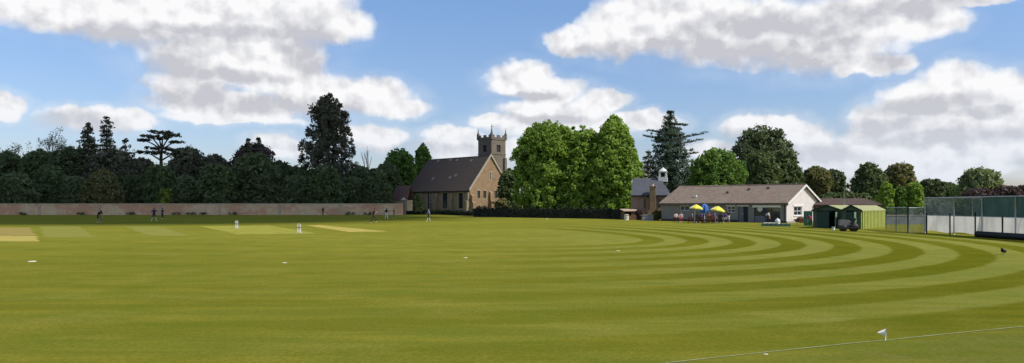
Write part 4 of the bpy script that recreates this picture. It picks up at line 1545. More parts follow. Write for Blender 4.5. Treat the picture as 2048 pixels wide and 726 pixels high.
gside = mat('sunlit_green_cladding', (.40, .44, .10), rough=.5, var=.2, scale=2)  # sunlight on the side put into this paler green
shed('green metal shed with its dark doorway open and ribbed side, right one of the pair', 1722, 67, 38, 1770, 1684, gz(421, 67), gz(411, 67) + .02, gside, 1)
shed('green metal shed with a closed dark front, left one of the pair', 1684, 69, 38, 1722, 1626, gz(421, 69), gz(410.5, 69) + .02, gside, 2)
t = thing('door_panel', 'plain dark green door panel leaning between the pavilion and the left shed', 'door panel', (gx(1616, 78), 78, 0), rad(-10))
MB().bb(-.42, .42, -.04, .04, 0, gz(422, 78)).bb(-.36, .36, -.055, -.041, .9, 1.3).build('panel', mat('mid_green_panel', (.03, .11, .07), rough=.4), t)


def back_building():
    Y = 95
    t = thing('brown_roof_building', 'low building with a brown tiled roof behind the green sheds', 'building', (gx(1630, Y), Y, 0), rad(-3))
    L = gx(1757, Y) - gx(1630, Y)
    MB().bb(0, L, 0, 5, 0, gz(408, Y)).build('wall', mat('dim_brick', (.13, .08, .06)), t)
    b = MB()
    b.slab([(-.2, -.3, gz(411, Y)), (L + .3, -.3, gz(411, Y)), (L - .9, 2.5, gz(398, Y + 2.5)), (.8, 2.5, gz(398, Y + 2.5))], .1)
    b.slab([(L + .3, 5.3, gz(411, Y)), (-.2, 5.3, gz(411, Y)), (.8, 2.5, gz(398, Y + 2.5)), (L - .9, 2.5, gz(398, Y + 2.5))], .1)
    b.build('roof', roof_mat('dark_red_brown_tiles', (.11, .07, .055), (.085, .055, .045), .2, .3), t)
    MB().bb(L * .62, L * .62 + .5, 1.6, 2.1, gz(405, Y), gz(401, Y)).build('chimney', mat('pale_chimney', (.5, .48, .4)), t)


back_building()

# lamp post behind the sheds
t = thing('lamp_post', 'slim grey lamp post rising behind the green sheds', 'lamp post', (gx(1688.5, 84), 84, 0))
MB().tube([(0, 0, 0), (0, 0, gz(381, 84))], [.09, .05], 8).build('pole', mat('galvanised_grey', (.42, .43, .43), rough=.5, metal=.3), t)
MB().tube([(0, 0, gz(381, 84)), (0, -.1, gz(379, 84)), (0, -.5, gz(378.5, 84))], .035, 6).build('arm', MATS['galvanised_grey'], t)
MB().box((0, -.65, gz(378.5, 84)), (.22, .5, .12)).build('lamp_head', white, t)

# ------------------------------------------------------------------ nets and fences on the right
def net_mat(name, col, alpha):
    m = bpy.data.materials.new(name)
    m.use_nodes = True
    g = NT(m.node_tree)
    b = m.node_tree.nodes['Principled BSDF']
    b.inputs['Base Color'].default_value = (*col, 1)
    b.inputs['Roughness'].default_value = .8
    tc = g.n('ShaderNodeTexCoord').outputs['Object']
    f = g.noise(g.v('MULTIPLY', tc, (1, 1, .6)), 1.6, 4, .6)
    g.put(b.inputs['Alpha'], g.mr(f, .35, .65, alpha - .12, alpha + .12))
    return m


dkgreen_post = mat('dark_green_post', (.015, .03, .025), rough=.5)
grey_pole = mat('pale_grey_pole', (.45, .47, .47), rough=.5)


def canvas_mat():
    m = bpy.data.materials.new('off_white_canvas')
    m.use_nodes = True
    g = NT(m.node_tree)
    b = m.node_tree.nodes['Principled BSDF']
    tc = g.n('ShaderNodeTexCoord').outputs['Object']
    c = g.mix(g.mr(g.noise(g.v('MULTIPLY', tc, (1, 1, .4)), 1.1, 5, .65), .38, .66), (.70, .68, .64), (.50, .49, .45))
    g.put(b.inputs['Base Color'], c)
    b.inputs['Roughness'].default_value = .9
    tr = g.n('ShaderNodeBsdfTranslucent')
    g.put(tr.inputs[0], c)
    mx = g.n('ShaderNodeMixShader')
    mx.inputs[0].default_value = .5
    g.put(mx.inputs[1], b.outputs[0])
    g.put(mx.inputs[2], tr.outputs[0])
    g.put(m.node_tree.nodes['Material Output'].inputs[0], mx.outputs[0])
    return m


def nets():
    A = Vector((gx(1849, 57.5), 57.5, 0))
    Bp = Vector((gx(2048, 45.8), 45.8, 0))
    d = (Bp - A).normalized()
    Bp = Bp + d * 10
    L = (Bp - A).length
    ang = math.atan2(d.y, d.x)
    t = thing('cricket_nets', 'practice net cage with green netting above white canvas sides', 'cricket nets', tuple(A), ang)
    # local: x along the near side, -y = towards the field? keep +y away
    sgn = 1 if (Matrix.Rotation(ang, 3, 'Z') @ Vector((0, 1, 0))).x > 0 else -1
    H = 2.68
    white_c = canvas_mat()

    def at(px):
        tt = (px - CX) / F
        return (tt * A.y - A.x) / (d.x - tt * d.y)
    for px in (1849, 1907, 1963, 2030):
        MB().tube([(at(px), .03 * sgn, 0), (at(px), .03 * sgn, H)], .045, 8).build('pole', grey_pole, t)
    for q in (0.0, 3.6 * sgn):
        MB().tube([(0, q, H), (L, q, H)], .035, 6).build('rail', grey_pole, t)
    for x in (0, at(1963), at(2048), L):
        MB().tube([(x, 0, H), (x, 3.6 * sgn, H)], .03, 6).build('cross_rail', grey_pole, t)
        MB().tube([(x, 3.6 * sgn, 0), (x, 3.6 * sgn, H)], .04, 6).build('pole', grey_pole, t)
    # canvas, slightly bellied, hung from a wire
    c = MB()
    n = 60
    zt = 1.36
    rows = 5
    vs = []
    for i in range(n + 1):
        x = L * i / n
        for j in range(rows + 1):
            z = .16 + (zt - .16) * j / rows
            vs.append((x, sgn * (.12 + .05 * math.sin(x * 2.1) * math.sin(PI * j / rows)), z + (.05 * math.sin(x * 1.7) if j == 0 else 0)))
    fs = [(i * (rows + 1) + j, (i + 1) * (rows + 1) + j, (i + 1) * (rows + 1) + j + 1, i * (rows + 1) + j + 1) for i in range(n) for j in range(rows)]
    c.add(vs, fs, True).build('canvas_side', white_c, t)
    nm = net_mat('green_netting', (.10, .15, .13), .55)
    nm2 = net_mat('dense_green_netting', (.035, .10, .08), .88)
    x1 = at(1905)
    MB().quad((0, .1 * sgn, zt), (x1, .1 * sgn, zt), (x1, .1 * sgn, H), (0, .1 * sgn, H)).build('netting', net_mat('thin_grey_netting', (.30, .32, .29), .55), t)
    xa = at(1963)
    MB().quad((x1, .1 * sgn, zt), (xa, .1 * sgn, zt), (xa, .1 * sgn, H), (x1, .1 * sgn, H)).build('netting', nm, t)
    MB().quad((xa, .1 * sgn, zt), (L, .1 * sgn, zt), (L, .1 * sgn, H), (xa, .1 * sgn, H)).build('netting', nm2, t)
    MB().quad((0, 3.6 * sgn, .1), (L, 3.6 * sgn, .1), (L, 3.6 * sgn, H), (0, 3.6 * sgn, H)).build('netting', nm, t)
    for x in (at(1963),):
        MB().quad((x, .15 * sgn, .1), (x, 3.5 * sgn, .1), (x, 3.5 * sgn, H), (x, .15 * sgn, H)).build('netting', nm, t)
    # dark skirt roll at the foot
    cv = MB().tube([(at(1965), -.35 * sgn, .2), (L, -.35 * sgn, .2)], .2, 12).build('rolled_cover', mat('black_rolled_sheet', (.018, .02, .022), rough=.5), None)
    cv.location = t.location
    cv.rotation_euler = t.rotation_euler
    tag(cv, 'long black rolled cover lying along the foot of the nets', 'rolled cover')
    cv.name = 'rolled_cover'
    # dark green fence in front of the canvas
    f = thing('post_fence', 'dark green post fence running in front of the white canvas', 'fence', tuple(A), ang)
    for px, top in ((1860, 426), (1907, 427), (1958, 424), (2013, 432)):
        x = at(px)
        Yl = A.y + d.y * x
        MB().tube([(x, -.25 * sgn, 0), (x, -.25 * sgn, gz(top, Yl))], .05, 8).build('post', dkgreen_post, f)
    MB().tube([(at(1815), -.25 * sgn, 1.35), (L, -.25 * sgn, 1.35)], .018, 5).build('wire', grey_pole, f)
    return


nets()


def chain_fence():
    pts = [(1772, 459), (1816, 466.5), (1850, 466)]
    P = [Vector((*gp(*p), 0)) for p in pts]
    P[2] = Vector((gx(1851, 57.6), 57.6, 0))
    t = thing('chain_link_fence', 'chain link fence with a pale top rail between the sheds and the nets', 'fence', tuple(P[0]))
    H = 1.93
    rl = MB()
    ms = MB()
    for a, b in zip(P[:-1], P[1:]):
        a2, b2 = a - P[0], b - P[0]
        rl.tube([a2 + Vector((0, 0, H)), b2 + Vector((0, 0, H))], .03, 6)
        ms.quad(tuple(a2), tuple(b2), tuple(b2 + Vector((0, 0, H))), tuple(a2 + Vector((0, 0, H))))
    rl.build('rail', grey_pole, t)
    ms.build('mesh_panel', net_mat('chain_link_mesh', (.12, .15, .15), .42), t)
    for i, q in enumerate((P[0], P[0].lerp(P[1], .5), P[1], P[2])):
        q = q - P[0]
        r0 = .06 if i == 2 else .03
        MB().tube([q, q + Vector((0, 0, H + (.1 if i == 2 else 0)))], r0, 8).build('post', dkgreen_post, t)


chain_fence()


def side_building(px0, px1, Y, ytop, label, m_):
    t = thing('garden_wall', label, 'wall', (gx(px0, Y), Y, 0))
    L = gx(px1, Y) - gx(px0, Y)
    MB().bb(0, L, 0, .25, 0, gz(ytop, Y)).build('wall_face', m_, t)
    MB().bb(-.04, L + .04, -.05, .3, gz(ytop, Y), gz(ytop, Y) + .07).build('coping', MATS['pale_coping_stone'], t)


side_building(1768, 1848, 84, 431, 'low pale grey wall seen through the chain link fence', mat('pale_grey_blockwork', (.24, .25, .24), var=.3, scale=1.0))

# ------------------------------------------------------------------ people
skin = mat('fair_skin', (.42, .27, .20), rough=.55, var=.05)
hair_d = mat('dark_hair', (.03, .02, .015), rough=.7)
hair_l = mat('light_brown_hair', (.16, .10, .05), rough=.7)
CL = {n: mat(n + '_cloth', c, rough=.9, var=.15, scale=6) for n, c in {
    'black': (.018, .018, .02), 'navy': (.02, .025, .055), 'white': (.68, .68, .66), 'grey': (.22, .23, .25), 'blue': (.22, .30, .45), 'brown': (.06, .04, .03),
    'pink': (.62, .10, .22), 'palepink': (.70, .50, .48), 'green': (.04, .07, .03), 'red': (.35, .05, .05), 'purple': (.13, .08, .22), 'cream': (.6, .58, .45)}.items()}

POSES = {
    'stand': {},
    'walk': {'kneL': (.10, -.14, .50), 'ankL': (.10, -.22, .09), 'kneR': (-.10, .06, .50), 'ankR': (-.10, .30, .13), 'elbL': (.25, .12, 1.16), 'wriL': (.24, .10, .92), 'elbR': (-.25, -.10, 1.16), 'wriR': (-.22, -.26, .98)},
    'run': {'kneL': (.10, -.32, .62), 'ankL': (.10, -.22, .22), 'kneR': (-.10, .05, .48), 'ankR': (-.10, .38, .14), 'che': (0, -.10, 1.36), 'nec': (0, -.14, 1.47), 'hdb': (0, -.16, 1.53), 'hed': (0, -.18, 1.62), 'hdt': (0, -.19, 1.71),
            'shoL': (.19, -.10, 1.40), 'shoR': (-.19, -.10, 1.40), 'elbL': (.27, .12, 1.2), 'wriL': (.22, .0, .98), 'elbR': (-.27, -.22, 1.16), 'wriR': (-.16, -.42, 1.28)},
    'bend': {'che': (0, -.30, 1.24), 'spi': (0, -.10, 1.10), 'nec': (0, -.40, 1.30), 'hdb': (0, -.44, 1.33), 'hed': (0, -.50, 1.37), 'hdt': (0, -.54, 1.42), 'shoL': (.19, -.34, 1.25), 'shoR': (-.19, -.34, 1.25),
             'elbL': (.20, -.42, .98), 'wriL': (.15, -.45, .74), 'elbR': (-.20, -.42, .98), 'wriR': (-.15, -.45, .74), 'kneL': (.15, -.10, .50), 'kneR': (-.15, -.10, .50), 'ankL': (.18, 0, .09), 'ankR': (-.18, 0, .09)},
    'apart': {'kneL': (.20, -.05, .50), 'ankL': (.34, 0, .09), 'kneR': (-.18, -.05, .50), 'ankR': (-.32, 0, .09), 'elbL': (.40, -.05, 1.2), 'wriL': (.52, -.15, 1.02), 'elbR': (-.36, -.05, 1.18), 'wriR': (-.40, -.2, .98)},
    'sit': {'pel': (0, 0, .52), 'spi': (0, .02, .72), 'che': (0, 0, .95), 'nec': (0, 0, 1.07), 'hdb': (0, 0, 1.13), 'hed': (0, -.01, 1.22), 'hdt': (0, -.01, 1.32), 'shoL': (.19, 0, .99), 'shoR': (-.19, 0, .99),
            'elbL': (.24, -.06, .74), 'wriL': (.18, -.28, .68), 'elbR': (-.24, -.06, .74), 'wriR': (-.18, -.28, .68), 'hipL': (.10, 0, .51), 'hipR': (-.10, 0, .51),
            'kneL': (.13, -.42, .50), 'kneR': (-.13, -.42, .50), 'ankL': (.13, -.42, .09), 'ankR': (-.13, -.42, .09)},
}


def person(label, loc, rz, pose='stand', top='navy', bottom='black', shoe='white', h=1.75, hair=None, sock=None, group=None, shorts=False):
    J = dict(pel=(0, 0, .95), spi=(0, 0, 1.14), che=(0, 0, 1.36), nec=(0, 0, 1.48), hdb=(0, 0, 1.545), hed=(0, -.01, 1.63), hdt=(0, -.01, 1.72),
             shoL=(.19, 0, 1.41), shoR=(-.19, 0, 1.41), elbL=(.24, .02, 1.13), elbR=(-.24, .02, 1.13), wriL=(.26, -.05, .88), wriR=(-.26, -.05, .88),
             hipL=(.09, 0, .92), hipR=(-.09, 0, .92), kneL=(.10, -.02, .50), kneR=(-.10, -.02, .50), ankL=(.10, .02, .09), ankR=(-.10, .02, .09))
    J.update(POSES[pose])
    Rd = dict(pel=.145, spi=.13, che=.15, nec=.06, hdb=.075, hed=.092, hdt=.07, sho=.075, elb=.048, wri=.032, hip=.10, kne=.062, ank=.042)
    J = {k: Vector(v) for k, v in J.items()}
    E = [('pel', 'spi', 't'), ('spi', 'che', 't'), ('che', 'nec', 't'), ('nec', 'hdb', 's'), ('hdb', 'hed', 's'), ('hed', 'hdt', 's')]
    nd = (J['hed'] - J['hdb'])
    for s in 'LR':
        E += [('che', 'sho' + s, 't'), ('sho' + s, 'elb' + s, 't'), ('elb' + s, 'wri' + s, 's'), ('pel', 'hip' + s, 'b'), ('hip' + s, 'kne' + s, 'b'), ('kne' + s, 'ank' + s, 'k')]
        J['toe' + s] = J['ank' + s] + Vector((0, -.17, -.045))
        Rd['toe' + s] = .032
        E.append(('ank' + s, 'toe' + s, 'f'))
        fd = (J['wri' + s] - J['elb' + s]).normalized()
        sx = 1 if s == 'L' else -1
        side = fd.cross(Vector((sx, 0, 0)))
        side = side.normalized() if side.length > .1 else Vector((0, -1, 0))
        J['pal' + s] = J['wri' + s] + fd * .07
        Rd['pal' + s] = .026
        E.append(('wri' + s, 'pal' + s, 's'))
        for q, (o_, ln) in enumerate(((-.03, .075), (-.01, .09), (.01, .085), (.03, .065))):
            a, b = 'f%d%s' % (q, s), 'g%d%s' % (q, s)
            J[a] = J['pal' + s] + fd * .035 + side * o_
            J[b] = J[a] + (fd + Vector((-sx * .35, 0, 0))) * ln * .7
            Rd[a], Rd[b] = .010, .008
            E += [('pal' + s, a, 's'), (a, b, 's')]
        J['thu' + s] = J['wri' + s] + fd * .06 + side * .055
        Rd['thu' + s] = .010
        E.append(('wri' + s, 'thu' + s, 's'))
    keys = list(J)
    me = bpy.data.meshes.new('body')
    me.from_pydata([J[k] for k in keys], [(keys.index(a), keys.index(b)) for a, b, _ in E], [])
    tmp = bpy.data.objects.new('tmp', me)
    COL.objects.link(tmp)
    md = tmp.modifiers.new('s', 'SKIN')
    md.use_smooth_shade = True
    sv = me.skin_vertices[0].data
    for i, k in enumerate(keys):
        r = Rd.get(k) or Rd.get(k[:3]) or .02
        w = r
        if k in ('pel', 'spi', 'che'): sv[i].radius = (r * 1.15, r * .8)
        else: sv[i].radius = (r, w)
    sv[keys.index('pel')].use_root = True
    tmp.modifiers.new('u', 'SUBSURF').levels = 1
    dg = bpy.context.evaluated_depsgraph_get()
    dg.update()
    bm = bpy.data.meshes.new_from_object(tmp.evaluated_get(dg))
    bpy.data.objects.remove(tmp)
    bm.materials.clear()
    mats_ = [skin, CL[top], CL[bottom], CL[shoe], CL[sock] if sock else CL[bottom]]
    for m_ in mats_: bm.materials.append(m_)
    code = {'s': 0, 't': 1, 'b': 2, 'k': 4, 'f': 3}
    if shorts and not sock: code['k'] = 0
    segs = [(np.array(J[a]), np.array(J[b]), code[c]) for a, b, c in E]
    ct = np.array([p.center[:] for p in bm.polygons])
    best = np.full(len(ct), 1e9)
    idx = np.zeros(len(ct), dtype=np.int32)
    for a, b, c in segs:
        ab = b - a
        tt = np.clip(((ct - a) @ ab) / (ab @ ab), 0, 1)
        dd = np.linalg.norm(ct - a - tt[:, None] * ab, axis=1)
        m_ = dd < best
        best[m_] = dd[m_]
        idx[m_] = c
    bm.polygons.foreach_set('material_index', idx)
    bm.polygons.foreach_set('use_smooth', np.ones(len(ct), bool))
    t = thing('person', label, 'person', (*loc, 0), rz, group)
    t.scale = (h / 1.79,) * 3
    bo = bpy.data.objects.new('body', bm)
    COL.objects.link(bo)
    bo.parent = t
    hc = J['hed'] + (J['hdt'] - J['hed']) * .35 + Vector((0, .022, 0))
    MB().sphere(tuple(hc), (.096, .108, .112), 12, 8).build('hair', hair or hair_d, t)
    f0 = J['hed'] + Vector((0, -.088, -.0))
    MB().sphere(tuple(f0 + Vector((0, -.008, -.015))), (.013, .018, .022), 6, 5).build('nose', skin, t)
    for sx in (-1, 1):
        MB().sphere(tuple(f0 + Vector((sx * .032, .004, .012))), .011, 6, 5).build('eye', hair_d, t)
        MB().sphere(tuple(J['hed'] + Vector((sx * .093, .0, -.005))), (.012, .022, .032), 6, 5).build('ear', skin, t)
    MB().sphere(tuple(f0 + Vector((0, .006, -.048))), (.024, .008, .006), 6, 5).build('mouth', mat('lip_red', (.3, .1, .09)), t)
    return t


person('person in dark kit bending forward on the shaded outfield, far left', gp(197, 446), rad(60), 'bend', 'black', 'black', 'white', 1.85, sock='grey')
person('person in navy kit with pale shin pads standing before the wall', gp(308, 442.5), rad(10), 'apart', 'navy', 'navy', 'white', 1.85, sock='cream')
person('person in brown and black standing farther back beside the one in navy', gp(325, 438), rad(-20), 'stand', 'brown', 'black', 'white', 1.75)
person('person in black striding with white shoes wide apart, left of the church', gp(747, 447), rad(80), 'run', 'black', 'brown', 'white', 1.8, sock='brown')
person('person in black top and white trousers beside the wall end', gp(773, 438), rad(-40), 'apart', 'black', 'white', 'white', 1.75)
person('person in grey green clothes behind the one in white trousers', gp(788, 436), rad(70), 'walk', 'green', 'grey', 'white', 1.65)
person('person in light blue top and black shorts before the church nave', gp(857, 443), rad(-70), 'walk', 'blue', 'black', 'white', 1.75, sock='cream', shorts=True)
person('person in black top and green trousers standing close to the wall', gp(646, 430.5), rad(10), 'stand', 'black', 'green', 'brown', 1.8)

# pavilion crowd
YP = 92
grp = 'people at the tables outside the pavilion'


def P_(px, py, *a, **k): return person(a[0], gp(px, py), rad(a[1]), *a[2:], **k)


seats = [
    (1352, 444.5, 'person in a pale pink shirt seated leftmost on the pavilion terrace', 5, 'sit', 'palepink', 'brown'),
    (1362, 444.8, 'person in a pale pink shirt seated second from left on the terrace', -15, 'sit', 'palepink', 'red'),
    (1384, 445, 'person in a grey top seated under the left yellow parasol', 80, 'sit', 'grey', 'brown'),
    (1394, 446.5, 'person in navy seated under the left yellow parasol', 170, 'sit', 'navy', 'brown'),
    (1403, 445, 'person in purple seated beside the blue parasol pole', -80, 'sit', 'purple', 'black'),
    (1418, 446.8, 'person in dark red seated with back turned near the blue parasol', 175, 'sit', 'red', 'black'),
    (1428, 445, 'person in purple seated under the right yellow parasol', 85, 'sit', 'purple', 'brown'),
    (1441, 446.5, 'person in navy seated right of the right yellow parasol', 160, 'sit', 'navy', 'brown'),
    (1451, 446.0, 'person in purple top seated rightmost at the tables', -60, 'sit', 'purple', 'grey'),
]
chairs = []


def chair(loc, rz, label, m_):
    t = thing('garden_chair', label, 'chair', (*loc, 0), rz, 'chairs outside the pavilion')
    MB().bb(-.24, .24, -.22, .22, .39, .43).build('seat', m_, t)
    MB().slab([(-.24, .22, .43), (.24, .22, .43), (.24, .30, .92), (-.24, .30, .92)], .03).build('backrest', m_, t)
    for sx in (-1, 1):
        for sy in (-1, 1):
            MB().tube([(sx * .21, sy * .19, .39), (sx * .24, sy * .24, 0)], .018, 6).build('leg', m_, t)
    return t


redwood = mat('red_brown_stained_wood', (.15, .05, .035), var=.3, scale=3)
dkmetal = mat('dark_chair_metal', (.05, .045, .045), rough=.4)
for i, (px, py, lab, rz, po, tp, bt_) in enumerate(seats):
    P_(px, py, lab, rz, po, tp, bt_, 'white', 1.72, hair=hair_l if i % 2 else hair_d)
    who = lab.split(' seated')[0].replace('person in ', '')
    cl = 'chair under the person ' + lab.split('person ')[1]
    chair(gp(px, py), rad(rz), ' '.join(('dark metal ' + cl).split()[:15]), redwood if i in (0, 1, 4, 5) else dkmetal) if i not in (0, 1, 4, 5) else chair(gp(px, py), rad(rz), ' '.join(('red brown ' + cl).split()[:15]), redwood)
P_(1457, 446, 'person in white shorts and dark top standing right of the tables', 200, 'stand', 'black', 'white', 'white', 1.3 + .3, shorts=True)
P_(1474, 444, 'person in a pale grey top and black trousers by the pavilion door', -20, 'stand', 'grey', 'black', 'black', 1.7)
P_(1531, 448.5, 'person in a white shirt and dark trousers leaning at the wide window', 60, 'bend', 'white', 'navy', 'white', 1.75)
person('person in a bright pink top bending between the pavilion and the sheds', gp(1622, 454), rad(-60), 'bend', 'pink', 'red', 'white', 1.5, hair=hair_d)


def picnic_table(px, py, label):
    t = thing('picnic_table', label, 'picnic table', (*gp(px, py), 0), rad(8), 'picnic tables outside the pavilion')
    b = MB()
    for i in range(4): b.bb(-.8, .8, -.36 + i * .18, -.36 + i * .18 + .16, .70, .74)
    b.build('tabletop', redwood, t)
    for s in (-1, 1):
        MB().bb(-.8, .8, s * .68 - .13, s * .68 + .13, .42, .46).build('bench', redwood, t)
    for x in (-.6, .6):
        for s in (-1, 1):
            MB().slab([(x - .04, s * .28, .70), (x + .04, s * .28, .70), (x + .04, s * .70, 0), (x - .04, s * .70, 0)], .05).build('leg', redwood, t)
        MB().bb(x + .045, x + .085, -.7, .7, .34, .415).build('brace', redwood, t)
    return t


picnic_table(1390, 445.7, 'red brown picnic table under the left yellow parasol')
picnic_table(1411, 445.7, 'red brown picnic table beside the blue parasol')
picnic_table(1433, 445.7, 'red brown picnic table under the right yellow parasol')


def parasol(px, py, ztop, zedge, R, cols, label, tilt=0.0):
    t = thing('parasol', label, 'parasol', (*gp(px, py), 0), 0, None)
    Y = gY(py)
    MB().tube([(0, 0, 0), (0, 0, ztop)], .025, 8).build('pole', white, t)
    MB().lathe((0, 0, 0), [(.28, 0), (.28, .06), (.06, .1)], 14).build('base', dkmetal, t)
    n = 8
    mats_ = cols
    me_b = MB()
    V = [(0, 0, ztop)]
    for k in range(n):
        a = 2 * PI * (k + .5) / n
        V.append((R * .55 * math.cos(a), R * .55 * math.sin(a), zedge + (ztop - zedge) * .56))
    for k in range(n):
        a = 2 * PI * (k + .5) / n
        V.append((R * math.cos(a), R * math.sin(a), zedge))
    for k in range(n):
        a = 2 * PI * (k + .5) / n
        V.append((R * math.cos(a), R * math.sin(a), zedge - .12))
    fs = []
    for k in range(n):
        k2 = (k + 1) % n
        fs += [(0, 1 + k, 1 + k2), (1 + k, 1 + n + k, 1 + n + k2, 1 + k2), (1 + n + k, 1 + 2 * n + k, 1 + 2 * n + k2, 1 + n + k2)]
    o = me_b.add(V, fs).build('canopy', mats_[0], t)
    for m_ in mats_[1:]: o.data.materials.append(m_)
    for i, p in enumerate(o.data.polygons): p.material_index = (i // 3) % len(mats_)
    o.rotation_euler = (0, tilt, 0)
    return t


pyel = mat('bright_yellow_canvas', (.72, .66, .08), rough=.7, var=.05)
pwht = mat('white_canvas', (.8, .8, .74), rough=.7, var=.05)
pblu = mat('bright_blue_canvas', (.05, .14, .48), rough=.7, var=.1)
pblu2 = mat('pale_blue_canvas', (.10, .28, .50), rough=.7, var=.1)
parasol(1390, 446.5, gz(408.5, 89), gz(416, 89), .78, [pyel, pyel, pyel, pwht], 'open yellow parasol, left one of the two yellow ones', .08)
parasol(1431, 446.5, gz(411.5, 89), gz(420, 89), .86, [pyel, pyel, pyel, pwht], 'open yellow parasol, right one of the two yellow ones', .16)


def closed_parasol():
    t = thing('parasol', 'half folded blue parasol between the two yellow ones', 'parasol', (*gp(1409, 446), 0))
    Y = 90
    MB().tube([(0, 0, 0), (0, 0, 2.35)], .025, 8).build('pole', white, t)
    MB().lathe((0, 0, 0), [(.28, 0), (.28, .06), (.06, .1)], 14).build('base', dkmetal, t)
    n = 16
    prof = [(.03, 2.32), (.30, 2.18), (.50, 1.85), (.52, 1.45), (.42, 1.2)]
    V = []
    for j, (r, z) in enumerate(prof):
        for k in range(n):
            a = 2 * PI * k / n
            rr = r * (1 - (.28 if k % 2 else 0) * min(1, j / 2))
            V.append((rr * math.cos(a), rr * math.sin(a), z))
    fs = [(j * n + k, j * n + (k + 1) % n, (j + 1) * n + (k + 1) % n, (j + 1) * n + k) for j in range(len(prof) - 1) for k in range(n)]
    o = MB().add(V, fs).build('canopy', pblu, t)
    o.data.materials.append(pblu2)
    for i, p in enumerate(o.data.polygons): p.material_index = 1 if i % 5 == 0 else 0


closed_parasol()

# bag, low green cover, barrow, roller
t = thing('kit_bag', 'white kit bag standing upright near the pavilion corner', 'bag', (*gp(1555, 447.5), 0), rad(20))
MB().lathe((0, 0, 0), [(.24, 0), (.30, .12), (.28, .42), (.16, .56), (.08, .62)], 12).build('bag', CL['white'], t)
MB().tube([(-.08, 0, .58), (0, 0, .72), (.08, 0, .58)], .015, 6).build('strap', CL['grey'], t)


def roll_cover():
    P0, P1 = gp(1523, 452.0), gp(1581, 452.5)
    t = thing('pitch_cover', 'low dark green pitch cover lying on the grass before the pavilion', 'pitch cover', (*P0, 0), math.atan2(P1[1] - P0[1], P1[0] - P0[0]))
    L = math.dist(P0, P1)
    m_ = mat('dark_green_tarpaulin', (.015, .045, .025), rough=.5)
    vs, fs = [], []
    n = 20
    for i in range(n + 1):
        x = L * i / n
        hh = .26 + .03 * math.sin(i * 1.9)
        for (y, z) in ((-.7, .0), (-.55, hh * .8), (0, hh), (.55, hh * .85), (.7, 0)):
            vs.append((x, y, z))
    for i in range(n):
        for j in range(4):
            fs.append((i * 5 + j, (i + 1) * 5 + j, (i + 1) * 5 + j + 1, i * 5 + j + 1))
    MB().add(vs, fs + [(4, 3, 2, 1, 0), tuple(n * 5 + j for j in range(5))]).build('cover', m_, t)
    MB().slab([(.2, -.5, .31), (1.3, -.5, .31), (1.3, .1, .33), (.2, .1, .33)], .02).build('folded_sheet', CL['white'], t)


roll_cover()


def barrow():
    t = thing('wheelbarrow', 'rusty red brown wheelbarrow loaded with clippings beside the pavilion gable', 'wheelbarrow', (*gp(1603, 450.5), 0), rad(20))
    rm = mat('rusty_red_paint', (.16, .05, .035), rough=.7, var=.4)
    MB().add([(-.5, -.3, .35), (.45, -.25, .3), (.45, .25, .3), (-.5, .3, .35), (-.7, -.42, .65), (.7, -.38, .68), (.7, .38, .68), (-.7, .42, .65)],
             [(3, 2, 1, 0), (0, 1, 5, 4), (1, 2, 6, 5), (2, 3, 7, 6), (3, 0, 4, 7)]).build('tray', rm, t)
    MB().lathe((.7, -.05, .2), [(.05, 0), (.2, .01), (.2, .09), (.05, .1)], 16, True, 'y').build('wheel', mat('black_rubber', (.02, .02, .02)), t)
    for s in (-1, 1):
        MB().tube([(.75, s * .12, .22), (-.4, s * .26, .33), (-1.1, s * .3, .62)], .02, 6).build('handle', rm, t)
        MB().tube([(-.35, s * .26, .33), (-.45, s * .28, 0)], .02, 6).build('leg', rm, t)
    MB().sphere((0, 0, .66), (.6, .34, .26), 12, 8).build('clippings', mat('brown_clippings', (.11, .06, .035), var=.4, scale=8), t)


barrow()


def roller():
    Y = 61
    t = thing('ride_on_roller', 'dark ride on roller with a grey engine cover parked before the sheds', 'roller', (gx(1697, Y), Y, 0), rad(-12))
    iron = mat('dark_roller_iron', (.035, .033, .03), rough=.6, var=.3)
    gm = mat('grey_engine_cover', (.20, .19, .18), rough=.6)
    MB().lathe((.38, -.45, .33), [(.05, 0), (.33, .0), (.33, .9), (.05, .9)], 24, True, 'y').build('drum', iron, t)
    MB().lathe((-.42, -.4, .26), [(.05, 0), (.26, .0), (.26, .8), (.05, .8)], 24, True, 'y').build('drum', iron, t)
    MB().bb(-.72, .1, -.34, .34, .48, .86).bb(-.68, .0, -.3, .3, .86, .93).build('engine_cover', gm, t)
    MB().bb(-.75, .75, -.5, -.46, .25, .36).bb(-.75, .75, .46, .5, .25, .36).bb(.05, .6, -.4, .4, .67, .73).build('chassis', iron, t)
    MB().bb(.12, .42, -.2, .2, .73, .81).slab([(.42, -.2, .8), (.42, .2, .8), (.5, .2, 1.08), (.5, -.2, 1.08)], .05).build('seat', mat('black_seat', (.02, .02, .02)), t)
    MB().tube([(.02, 0, .86), (.1, 0, 1.12)], .015, 6).lathe((.1, 0, 1.12), [(.14, 0), (.15, .02), (.14, .04)], 14).build('steering_wheel', iron, t)
    MB().tube([(-.5, .2, .9), (-.5, .2, 1.15)], .025, 6).build('exhaust', iron, t)


roller()
t = thing('bucket', 'small white bucket on the grass left of the roller', 'bucket', (*gp(1667, 460), 0))
MB().lathe((0, 0, 0), [(.10, 0), (.14, .26), (.15, .27), (.13, .28)], 14).build('pail', CL['white'], t)
MB().tube([(-.13, 0, .25), (0, -.1, .2), (.13, 0, .25)], .006, 5).build('handle', grey_pole, t)

